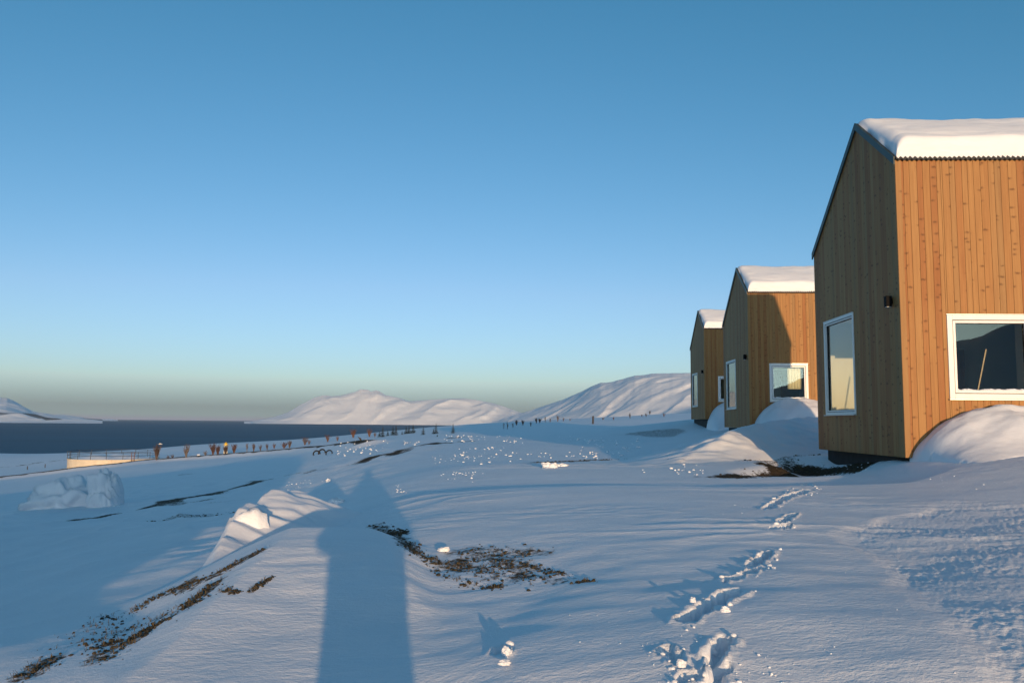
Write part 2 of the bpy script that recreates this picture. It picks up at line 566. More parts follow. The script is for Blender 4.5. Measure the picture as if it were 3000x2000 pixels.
BERM = dict(y=[-6, 0, 2.5, 4.3, 6.0, 7.45, 8.0, 8.9, 11], c=[-0.5, -0.62, -0.88, -1.08, -1.36, -1.53, -1.57, -1.6, -1.7],
            z=[-2.0, -1.66, -1.54, -1.345, -1.095, -0.925, -1.0, -1.5, -3.0], w=[1.2, 1.12, 1.0, 0.90, 0.58, 0.32, 0.22, 0.1, 0.05])


def ground_low(x, y):
    x = np.asarray(x, float); y = np.asarray(y, float)
    z = base_z(x, y)
    near = (np.hypot(x, y) < 14)
    if np.any(near):
        xn, yn = x[near] if x.ndim else x, y[near] if y.ndim else y
        c = np.interp(yn, BERM['y'], BERM['c']); bz = np.interp(yn, BERM['y'], BERM['z']); bw = np.interp(yn, BERM['y'], BERM['w'])
        wob = 0.10 * perlin(yn * 0.9, xn * 0.3, 5)
        d = np.maximum(np.abs(xn - c + wob) - bw, 0)
        sl_ = np.where(xn > c, 0.42, 0.50)
        b = bz - sl_ * d * d / (d + 0.07) + 0.02 * perlin(xn * 1.3, yn * 0.8, 3)
        z = z.copy() if z.ndim else z
        zz = smax(b, z[near] if z.ndim else z, 0.05)
        if z.ndim: z[near] = zz
        else: z = zz
    # step down into a hollow in front of the rubble field (blue band)
    edge = np.interp(x, [-4, -1.5, 0.8, 3.5, 5.5, 7], [10.9, 12.1, 11.7, 11.5, 11.6, 12.8]) + 0.25 * perlin(x * 0.5, y * 0.1, 9)
    k = sstep(0, 0.7, y - edge) * (1 - sstep(1.2, 6.5, y - edge)) * sstep(-3.2, -0.6, x) * (1 - sstep(6.0, 7.2, x))
    z = z - 0.14 * k
    # scoured hollow beside the near gable
    d = capsule(x, y, [(5.2, 15.6), (6.3, 16.6), (6.7, 19.0)])
    z = z - 0.34 * (1 - sstep(0.1, 1.25, d))
    # long low lip right of the footprints (edge of the crusted blue snow)
    d2 = np.interp(y, [3.4, 4.6, 5.6, 6.6, 7.6, 9.6], [1.85, 2.2, 2.45, 2.62, 2.9, 5.0])
    inr = sstep(0.0, 0.22, x - d2 + 0.12 * perlin(x * 2, y * 2, 31)) * (1 - sstep(8.3, 9.6, y)) * (1 - sstep(6, 9, x)) * sstep(1.5, 3, y)
    z = z - 0.022 * inr
    return z


def hit(px, py, y0=2.0, y1=3500):
    d = ray(px, py)
    Y = np.exp(np.linspace(math.log(y0), math.log(y1), 2500))
    zz = ground_low(d[0] * Y, Y)
    k = np.nonzero(d[2] * Y <= zz)[0]
    if len(k) == 0:
        sel = Y < 400
        j = int(np.argmax((zz / Y)[sel]))
        return np.array([d[0] * Y[j], Y[j], zz[j]])
    j = k[0]
    return np.array([d[0] * Y[j], Y[j], zz[j]])


def hits(l): return [tuple(hit(*p)[:2]) for p in l]


def gz(x, y): return float(ground_low(np.array([x]), np.array([y]))[0])


# exposed soil: (pixels along the streak, half width in m, strength)
SOIL = [
    ([(415, 1492), (520, 1470), (640, 1445), (760, 1415), (850, 1395)], 0.75, 0.95),
    ([(850, 1398), (960, 1380)], 0.6, 0.7),
    ([(560, 1475), (650, 1462)], 0.6, 0.8), ([(480, 1525), (600, 1510), (720, 1498)], 0.9, 0.62), ([(650, 1470), (740, 1460)], 0.4, 0.6),
    ([(215, 1530), (250, 1522), (345, 1508)], 0.25, 1.0),
    ([(745, 1622), (690, 1655), (600, 1700), (520, 1722)], 0.16, 1.0), ([(520, 1722), (430, 1760), (400, 1790)], 0.10, 0.62),
    ([(632, 1708), (590, 1740), (565, 1768)], 0.12, 1.05), ([(800, 1692), (765, 1712), (735, 1735)], 0.035, 0.9), ([(660, 1728), (700, 1740)], 0.05, 0.55),
    ([(480, 1820), (420, 1852), (385, 1880)], 0.115, 1.1), ([(385, 1880), (330, 1905), (290, 1940)], 0.13, 0.8), ([(350, 1880), (280, 1900)], 0.1, 0.6),
    ([(560, 1780), (460, 1810), (360, 1850), (250, 1890)], 0.34, 0.60), ([(360, 1790), (250, 1860)], 0.30, 0.52), ([(1225, 1622), (1290, 1650), (1350, 1662)], 0.16, 0.85), ([(1190, 1600), (1300, 1690), (1400, 1720)], 0.10, 0.5),
    ([(150, 1935), (110, 1965), (70, 1985)], 0.13, 0.95),
    ([(1095, 1538), (1150, 1560), (1190, 1585), (1230, 1625)], 0.16, 0.95), ([(1140, 1560), (1170, 1562)], 0.14, 1.2),
    ([(1370, 1620), (1450, 1630), (1560, 1625)], 0.30, 0.82), ([(1340, 1650), (1400, 1670), (1450, 1685)], 0.20, 0.95), ([(1470, 1650), (1520, 1680), (1600, 1705)], 0.20, 0.9),
    ([(1430, 1720), (1470, 1720)], 0.07, 0.8), ([(1540, 1655), (1660, 1685)], 0.06, 0.75), ([(1700, 1705), (1725, 1703)], 0.06, 0.8),
    ([(940, 1533), (1010, 1531)], 0.08, 0.6),
    ([(2175, 1398), (2260, 1392), (2360, 1385), (2480, 1370), (2540, 1362)], 0.55, 1.25), ([(2210, 1352), (2300, 1340), (2380, 1332)], 0.5, 0.62),
    ([(1115, 1342), (1150, 1334), (1175, 1326)], 1.5, 1.1), ([(1190, 1318), (1230, 1312)], 0.8, 0.7),
    ([(1262, 1305), (1310, 1298), (1360, 1290)], 0.7, 1.0), ([(1330, 1283), (1350, 1281)], 0.6, 0.9), ([(1180, 1302), (1210, 1298)], 0.8, 0.6),
    ([(1570, 1353), (1640, 1350), (1720, 1343), (1850, 1341)], 0.26, 0.95), ([(1850, 1341), (1940, 1338)], 0.2, 0.6),
    ([(1880, 1266), (1960, 1268)], 2.0, 0.65),
    ([(0, 1404), (120, 1390), (215, 1378), (330, 1366), (450, 1352), (560, 1343), (680, 1334), (800, 1325), (900, 1317), (1010, 1309), (1080, 1305)], 1.0, 1.25),
    ([(0, 1368), (60, 1362), (130, 1352), (200, 1345)], 0.9, 0.85), ([(530, 1392), (560, 1390)], 0.5, 0.9),
]
SOILW = [([tuple(hit(*p)[:2]) for p in l], w_, s_) for l, w_, s_ in SOIL]
# a low bank along the road edge, hiding the foot of the tank
BANK = SOILW[-3][0]

# footprints: start px, end px, width m, depth m
FOOT = [((2010, 1815), (2150, 1735), 0.085, 0.16), ((2095, 1925), (2125, 1872), 0.065, 0.11), ((2090, 2030), (2105, 1955), 0.06, 0.11), ((1990, 1992), (2045, 1985), 0.05, 0.09),
        ((2130, 1700), (2165, 1690), 0.05, 0.06), ((2200, 1660), (2255, 1622), 0.06, 0.11), ((2190, 1680), (2240, 1668), 0.04, 0.05),
        ((2275, 1540), (2325, 1508), 0.06, 0.10), ((2270, 1550), (2310, 1545), 0.05, 0.07), ((2245, 1488), (2300, 1460), 0.07, 0.10), ((2300, 1458), (2370, 1436), 0.09, 0.10),
        ((1950, 1905), (1990, 1930), 0.06, 0.06), ((1460, 1905), (1480, 1912), 0.05, 0.05), ((2360, 1420), (2410, 1430), 0.10, 0.08)]
FOOTW = [(tuple(hit(*a)[:2]), tuple(hit(*b)[:2]), w_, d_) for a, b, w_, d_ in FOOT]


def detail(x, y, r):
    """wind-packed relief at every scale the mesh can carry"""
    z = np.zeros_like(x)
    wx = x + 0.15 * y
    for lam, amp, ax, seed in ((0.075, 0.0022, 0.45, 40), (0.12, 0.0042, 0.42, 41), (0.28, 0.0066, 0.72, 42), (0.5, 0.0062, 0.6, 43), (1.0, 0.008, 0.40, 44), (2.3, 0.011, 0.6, 45), (6, 0.035, 0.6, 46), (16, 0.08, 0.7, 47), (45, 0.22, 0.8, 48)):
        f = 1 - sstep(lam / 0.045, lam / 0.018, r)
        keep = 1 - sstep(lam * 90, lam * 220, r) if lam < 3 else 1.0
        g = sstep(lam * 0.5, lam * 2.0, r)
        patch = 0.55 + 0.9 * sstep(-0.25, 0.5, perlin(x / (lam * 9 + 1.5), y / (lam * 9 + 1.5), seed + 200)) if lam < 1.5 else 1.0
        z += amp * f * g * keep * patch * perlin(wx / lam * ax, y / lam, seed)
    # sastrugi: sharper small ridges in the middle field
    rg = 1 - np.abs(perlin(x * 0.55 + 3, y * 1.7, 77)) * 1.6
    m = sstep(0.0, 0.6, perlin(x * 0.22, y * 0.3, 78)) * sstep(6, 8, r) * (1 - sstep(30, 60, r))
    z += 0.026 * np.clip(rg, 0, 1) ** 3 * m
    rg2 = 1 - np.abs(perlin(x * 1.3 + 9, y * 4.2, 177)) * 1.7
    m2 = sstep(0.0, 0.5, perlin(x * 0.4, y * 0.6, 178)) * sstep(5, 7, r) * (1 - sstep(14, 22, r))
    z += 0.010 * np.clip(rg2, 0, 1) ** 2 * m2
    mL = (1 - sstep(-4.2, -2.6, x)) * sstep(5, 8, r) * (1 - sstep(45, 75, r))
    wl_ = 0.6 * perlin(x * 0.25, y * 0.15, 301)
    z += mL * (0.085 * (1 - 1.7 * np.abs(perlin(x * 0.30 + wl_, y * 0.20 + wl_, 302))) + 0.03 * (1 - 1.8 * np.abs(perlin(x * 0.9, y * 0.55 + wl_, 303))) + 0.012 * perlin(x * 2.4, y * 1.7, 304))
    # crusted patch on the right
    d2 = np.interp(y, [3.4, 4.6, 5.6, 6.6, 7.6, 9.6], [1.85, 2.2, 2.45, 2.62, 2.9, 5.0])
    inr = sstep(0.0, 0.25, x - d2) * (1 - sstep(8.3, 9.8, y)) * sstep(2, 3.4, y)
    z += inr * (0.0045 * perlin(x * 9 + 2 * y, y * 17.0, 91) + 0.0045 * perlin(x * 19, y * 31, 92) + 0.006 * perlin(x * 1.6, y * 4, 93) + 0.003 * perlin(x * 37, y * 50, 94)) * (0.5 + 0.8 * sstep(-0.4, 0.4, perlin(x * 1.1, y * 1.5, 95)))
    return z


def ground_full(x, y):
    r = np.hypot(x, y)
    z = ground_low(x, y) + detail(x, y, r)
    soil = np.zeros_like(x)
    for poly, w_, s_ in SOILW:
        xs = [p[0] for p in poly]; ys = [p[1] for p in poly]
        m = (x > min(xs) - 3 * w_) & (x < max(xs) + 3 * w_) & (y > min(ys) - 3 * w_) & (y < max(ys) + 3 * w_)
        if not m.any(): continue
        xm, ym = x[m], y[m]
        d = capsule(xm, ym, poly)
        k = 0.45 / w_
        q = 1 - sstep(0.25, 1.25, d / w_ + (0.55 if poly[0][1] < 14 else 0.3 if len(poly) > 8 else 0.95) * fbm(xm * k * 1.3, ym * k * (1.3 if poly[0][1] < 14 else 0.55), 4, 60))
        soil[m] = np.maximum(soil[m], q * min(s_, 1.3) * (0.60 + 0.16 * sstep(10, 20, np.hypot(*poly[0]))) + 0.0)
    nn = r < 26
    if nn.any():
        xn, yn = x[nn], y[nn]
        z[nn] += np.clip(soil[nn], 0, 1) * 0.010 * (perlin(xn * 9, yn * 9, 66) + 0.6 * perlin(xn * 22, yn * 22, 67))
    for a, b, w_, dp in FOOTW:
        m = (np.hypot(x - a[0], y - a[1]) < 1.6)
        if not m.any(): continue
        xm, ym = x[m], y[m]
        d = capsule(xm, ym, [a, b]) + 0.035 * perlin(xm * 14, ym * 14, 71)
        dp = dp * 0.62; w_ = w_ * 0.72
        z[m] += -dp * (1 - sstep(w_ * 0.55, w_ * 1.05, d)) + 0.018 * np.exp(-((d - w_ * 1.35) / (w_ * 0.38)) ** 2) * (0.6 + 0.9 * perlin(xm * 7, ym * 7, 72))
    m = (y > 60) & (y < 190) & (x < 10)
    if m.any():
        d = capsule(x[m], y[m], BANK)
        z[m] += 0.45 * np.exp(-(d / 1.6) ** 2)
    return z, soil


rs = [0.25, 0.6, 1.0, 1.4, 1.8, 2.2, 2.6]
while rs[-1] < 4200:
    r_ = rs[-1]
    rs.append(r_ * (1.0058 if r_ < 26 else 1.009 if r_ < 330 else 1.05))
rs = np.array(rs)
ths = np.concatenate([np.arange(-180, -36, 3.0), np.arange(-36, 36, 0.058), np.arange(36, 180, 3.0)])
ths = np.radians(ths)
TH, RR = np.meshgrid(ths, rs, indexing='ij')
GX, GY = RR * np.sin(TH), RR * np.cos(TH)
gzv = np.empty(GX.size); gso = np.empty(GX.size)
fx, fy = GX.ravel(), GY.ravel()
for i in range(0, fx.size, 200000):
    gzv[i:i + 200000], gso[i:i + 200000] = ground_full(fx[i:i + 200000], fy[i:i + 200000])
nt_, nr_ = len(ths), len(rs)
idx = np.arange(nt_ * nr_).reshape(nt_, nr_)
nx_ = np.roll(idx, -1, axis=0)
q = np.stack([idx[:, :-1], idx[:, 1:], nx_[:, 1:], nx_[:, :-1]], -1).reshape(-1, 4)
gv = np.c_[fx, fy, gzv]
cen = len(gv)
gv = np.r_[gv, [[0, 0, -1.66]]]
gso = np.r_[gso, 0]
tris = [[cen, int(idx[i, 0]), int(nx_[i, 0])] for i in range(nt_)]
ground = mesh_np('ground', gv, q, M['ground'], smooth=True, attrs={'soil': gso})
setp(ground, 'wind packed snow field with bare soil streaks and footprints', None, None, 'structure')
del ground['label']
ground['label'] = 'wind packed snow field with bare soil streaks and footprints'

# ------------------------------------------------------------------ sea
sv, sf = [], []
xs_ = np.linspace(-42000, 42000, 43); ys_ = np.array([250, 500, 1000, 2000, 4000, 8000, 14000, 24000, 45000.])
for y_ in ys_:
    for x_ in xs_: sv.append((x_, y_, SEA))
for j in range(len(ys_) - 1):
    for i in range(len(xs_) - 1):
        a = j * len(xs_) + i; sf.append((a, a + 1, a + 1 + len(xs_), a + len(xs_)))
sea = mesh_np('sea', sv, sf, M['water'])
setp(sea, 'dark blue fjord water stretching to the far shore', None, None, 'structure')


# ------------------------------------------------------------------ mountains
def mountain(name, prof, shore, depth, label, mat, step=3.0, rows=110, seed=1, gully=1.0, lean=0.0, power=1.25, rockline=None, run=2200.0, diag=0.0, wl=420.0):
    pxs = np.arange(prof[0][0], prof[-1][0] + 1, step)
    pyr = np.interp(pxs, [p[0] for p in prof], [p[1] for p in prof])
    pyr = pyr + 0.8 * perlin(pxs * 0.06, pxs * 0, seed)
    pys = np.interp(pxs, [p[0] for p in shore], [p[1] for p in shore])
    drs = np.interp(pxs, [p[0] for p in prof], [p[2] if len(p) > 2 else depth for p in prof])
    kk = np.hanning(91); kk /= kk.sum()
    drs = np.convolve(np.pad(drs, 45, mode='edge'), kk, mode='valid')
    V, SO = [], []
    nr = rows
    tt = np.concatenate([np.linspace(-0.03, 1, nr), [1.04, 1.1, 1.2, 1.4]])
    for px, pr, ps, Dr in zip(pxs, pyr, pys, drs):
        d = ray(px, pr); dh = d / np.hypot(d[0], d[1])
        zs = ray(px, ps); es = zs[2] / np.hypot(zs[0], zs[1])
        Ds = max(SEA / es, Dr - run) if es < 0 else Dr - run
        Ds = min(Ds, Dr * 0.97)
        zr = dh[2] * Dr
        dist = Ds + (Dr - Ds) * tt
        t01 = np.clip(tt, 0, 1)
        sh = t01 ** power
        z = SEA + (zr - SEA) * sh
        back = tt > 1
        z = np.where(back, zr - (tt - 1) * (zr - SEA) * 1.6, z)
        x = dh[0] * dist; y = dh[1] * dist
        H = max(zr - SEA, 1)
        env = np.clip(t01 * 4, 0, 1) * np.clip((1 - t01) * 5, 0, 1)
        env = np.where(back, 0, env)
        wpx = 0.35 * fbm(x / (wl * 1.7), dist / (wl * 1.7), 3, seed + 8)
        u = (x - diag * (z - SEA)) / wl + wpx; v = (z - SEA) / (wl * 1.1) + 0.4 * wpx
        g1_ = 1 - 2 * np.abs(perlin(u, v * 0.5, seed + 3))
        g2_ = 1 - 2 * np.abs(perlin(u * 2.3, v * 0.8, seed + 4))
        g3_ = perlin(u * 5.0, v * 1.6, seed + 5)
        nb = fbm(u * 0.5, v * 0.9, 3, seed + 6)
        z = z + env * wl * gully * (0.060 * g1_ + 0.026 * g2_ + 0.012 * g3_ + 0.05 * nb)
        z = np.where(tt < 0, SEA - 4, z)
        V.append(np.c_[x, y, z])
        so_ = np.zeros(len(tt))
        if rockline:
            lo, hi, st = rockline
            so_ = st * sstep(lo - .06, lo, t01) * (1 - sstep(hi, hi + .06, t01))
        SO.append(so_)
    nrow = len(tt)
    V = np.concatenate(V); SO = np.concatenate(SO)
    ii = np.arange(len(pxs) * nrow).reshape(len(pxs), nrow)
    qf = np.stack([ii[:-1, :-1], ii[1:, :-1], ii[1:, 1:], ii[:-1, 1:]], -1).reshape(-1, 4)
    o = mesh_np(name, V, qf, mat, smooth=True, attrs={'soil': SO})
    setp(o, label, 'mountain', None, 'structure')
    return o


mountain('mountain', [(715, 1241), (745, 1237), (770, 1229), (800, 1222), (845, 1207), (880, 1185), (920, 1165), (945, 1157), (975, 1160), (1000, 1158), (1040, 1147), (1058, 1139), (1080, 1142),
                      (1086, 1147), (1105, 1142), (1130, 1157), (1165, 1164), (1200, 1175), (1240, 1172), (1300, 1168), (1360, 1166), (1400, 1172), (1450, 1182), (1480, 1192), (1530, 1210), (1570, 1222), (1640, 1236)],
         [(715, 1242), (740, 1240), (1000, 1246), (1315, 1252.5), (1640, 1262)], 15500,
         'broad rounded snow mountain across the fjord with small double summit', M['mtn'], seed=5, gully=0.8, power=1.0, run=1700, diag=0.8, wl=750)
mountain('mountain', [(1440, 1238, 9000), (1490, 1220, 8600), (1530, 1210, 8400), (1560, 1200, 8200), (1600, 1186, 8000), (1650, 1170, 7700), (1700, 1148, 7400), (1740, 1128, 7200), (1760, 1121, 7000), (1790, 1119, 7000), (1830, 1108, 6900),
                      (1860, 1100, 6800), (1885, 1098, 6700), (1910, 1094, 6600), (1950, 1093, 6500), (2030, 1092, 6300), (2120, 1085, 6100), (2250, 1085, 5900), (2450, 1090, 5600), (2700, 1100, 5200)],
         [(1440, 1265), (2700, 1300)], 7000,
         'flat topped snow mountain with blue shaded gullies left of the cabins', M['hill'], seed=9, gully=1.25, power=0.95, run=1500, diag=1.6, wl=300)
mountain('mountain', [(-420, 1120), (-260, 1128), (-120, 1150), (-60, 1158), (0, 1164), (22, 1166), (45, 1176), (70, 1191), (95, 1206), (112, 1214), (150, 1218), (200, 1226), (260, 1238), (300, 1243)],
         [(-420, 1243), (0, 1243.5), (300, 1244)], 14500,
         'pale steep mountain at the left edge with a long low headland', M['mtn'], seed=21, gully=1.0, power=1.5, run=3200, diag=-1.0, wl=700, rockline=(0.30, 0.40, 0.75))
mountain('island', [(255, 1236), (275, 1231), (300, 1229), (325, 1230), (345, 1235)], [(255, 1236), (345, 1236)], 26000, 'tiny pale snowy point on the sea horizon', M['mtn'], seed=25, step=2, rows=20)

# valley side to the right of and behind the viewer: it throws the shade on the far slopes and shows in the window glass
hv, hf = [], []
hy = np.linspace(-14000, 3600, 150); hx = np.linspace(0, 1, 40)
for y_ in hy:
    crest = float(np.interp(y_, [-14000, -9000, -6000, -3800, -2000, 1000, 2800, 3600], [360, 380, 430, 480, 470, 440, 400, 200]))
    for t in hx:
        x_ = 900 + 1300 * t + 160 * float(perlin(np.array(y_ * .0006), np.array(0.3), 51))
        z_ = -10 + (crest + 10) * sstep(0, 1, t) + 40 * float(fbm(np.array(x_ * .002), np.array(y_ * .0012), 4, 52)) * min(1, 4 * t)
        hv.append((x_, y_, z_))
for i in range(len(hy) - 1):
    for j in range(len(hx) - 1):
        a = i * len(hx) + j; hf.append((a, a + len(hx), a + len(hx) + 1, a + 1))
hs = mesh_np('hillside', hv, hf, M['hill'], smooth=True, attrs={'soil': np.full(len(hv), 0.25)})
setp(hs, 'long valley side behind the viewer, mirrored dark in the window', None, None, 'structure')

# ------------------------------------------------------------------ air
hz = NT('haze_air')
hz.t.links.new(hz.n('VolumePrincipled', {'Color': (0.66, 0.80, 0.96, 1), 'Density': 1.15e-5, 'Anisotropy': 0.0}).outputs[0], hz.out.inputs[1])
m_ = [(-43000, -15000, -76), (43000, -15000, -76), (43000, 46000, -76), (-43000, 46000, -76), (-43000, -15000, 800), (43000, -15000, 800), (43000, 46000, 800), (-43000, 46000, 800)]
hzo = mesh_np('haze', m_, [(0, 3, 2, 1), (4, 5, 6, 7), (0, 1, 5, 4), (1, 2, 6, 5), (2, 3, 7, 6), (3, 0, 4, 7)], hz.m)
setp(hzo, 'thin pale haze over the fjord', None, None, 'stuff')

# ------------------------------------------------------------------ cabins
YAW = math.radians(2.3)
P0 = at(2656, 1340, 15.0)
gdir = np.array([math.sin(YAW), math.cos(YAW), 0]); ldir = np.array([math.cos(YAW), -math.sin(YAW), 0])


def on_gable(px, py, off=0.0):
    d = ray(px, py); p0 = P0 - ldir * off
    t = (p0 @ ldir) / (d @ ldir)
    p = d * t
    return float((p - P0) @ gdir), float(p[2] - P0[2])


def on_front(px, py):
    d = ray(px, py); t = (P0 @ gdir) / (d @ gdir); p = d * t
    return float((p - P0) @ ldir), float(p[2] - P0[2])


EN = on_front(2624, 466)[1]
YR, RZ = on_gable(2512, 370)
WD, _ = on_gable(2402, 1318)
EF = on_gable(2389, 745)[1]
LEN = 6.3
print('cabin', EN, YR, RZ, WD, EF)


def gtop(y):
    return EN + (RZ - EN) * y / YR if y <= YR else RZ + (EF - RZ) * (y - YR) / (WD - YR)


g0 = on_gable(2425, 1215); g1 = on_gable(2513, 1213); g2 = on_gable(2506, 914)
GWIN = (g1[0], g0[0], (g0[1] + g1[1]) / 2, g2[1])
f0 = on_front(2767, 922); f1 = on_front(2776, 1168)
FWIN = (f0[0] + 0.02, f0[0] + 0.02 + 1.53, f1[1], f0[1])
print('win', GWIN, FWIN)


def wall_strips(mb, fmap, breaks, tops, z0, openings, n0, n1, gap=0.0, rand=False):
    for a, b in zip(breaks[:-1], breaks[1:]):
        if b - a < 1e-3: continue
        s0, s1 = a + gap / 2, b - gap / 2
        mid = (a + b) / 2
        segs = [(z0, None)]
        for (o0, o1, oz0, oz1) in openings:
            if o0 < mid < o1:
                segs = [(z0, oz0), (oz1, None)]
        tint = random.random() if rand else 0.5
        for lo, hi in segs:
            h0 = tops(s0) if hi is None else hi
            h1 = tops(s1) if hi is None else hi
            p = [fmap(s0, lo, n0), fmap(s1, lo, n0), fmap(s1, lo, n1), fmap(s0, lo, n1), fmap(s0, h0, n0), fmap(s1, h1, n0), fmap(s1, h1, n1), fmap(s0, h0, n1)]
            mb.hexa(p, tint)


def breaks_for(L_, pitch, openings, extra=(), jitter=0.0):
    b = [0.0]
    while b[-1] < L_ - pitch * 0.6:
        b.append(b[-1] + pitch * (1 + jitter * random.uniform(-1, 1)))
    b[-1] = L_
    for o in openings: b += [o[0], o[1]]
    b += list(extra)
    b = sorted(b)
    out = [b[0]]
    keep = set([o[0] for o in openings] + [o[1] for o in openings] + list(extra) + [L_])
    for v in b[1:]:
        if v - out[-1] < 0.018:
            if v in keep and out[-1] != 0.0: out[-1] = v
            continue
        out.append(v)
    return out


def ring(mb, fmap, rect, w_, n0, n1):
    a, b, lo, hi = rect
    def bx(s0, s1, t0, t1):
        mb.hexa([fmap(s0, t0, n0), fmap(s1, t0, n0), fmap(s1, t0, n1), fmap(s0, t0, n1), fmap(s0, t1, n0), fmap(s1, t1, n0), fmap(s1, t1, n1), fmap(s0, t1, n1)])
    bx(a, a + w_, lo, hi); bx(b - w_, b, lo, hi); bx(a + w_, b - w_, lo, lo + w_); bx(a + w_, b - w_, hi - w_, hi)


def fbox(mb, fmap, s0, s1, t0, t1, n0, n1, tint=0.5):
    mb.hexa([fmap(s0, t0, n0), fmap(s1, t0, n0), fmap(s1, t0, n1), fmap(s0, t0, n1), fmap(s0, t1, n0), fmap(s1, t1, n0), fmap(s1, t1, n1), fmap(s0, t1, n1)], tint)


def fix_normals(o):
    bm = bmesh.new(); bm.from_mesh(o.data)
    bmesh.ops.recalc_face_normals(bm, faces=bm.faces[:])
    bm.to_mesh(o.data); bm.free()
    return o


mF = lambda s, t, n: (s, -n, t)
mG = lambda s, t, n: (-n, s, t)
mB = lambda s, t, n: (s, WD + n, t)
mR = lambda s, t, n: (LEN + n, s, t)
PITCHB = 0.128


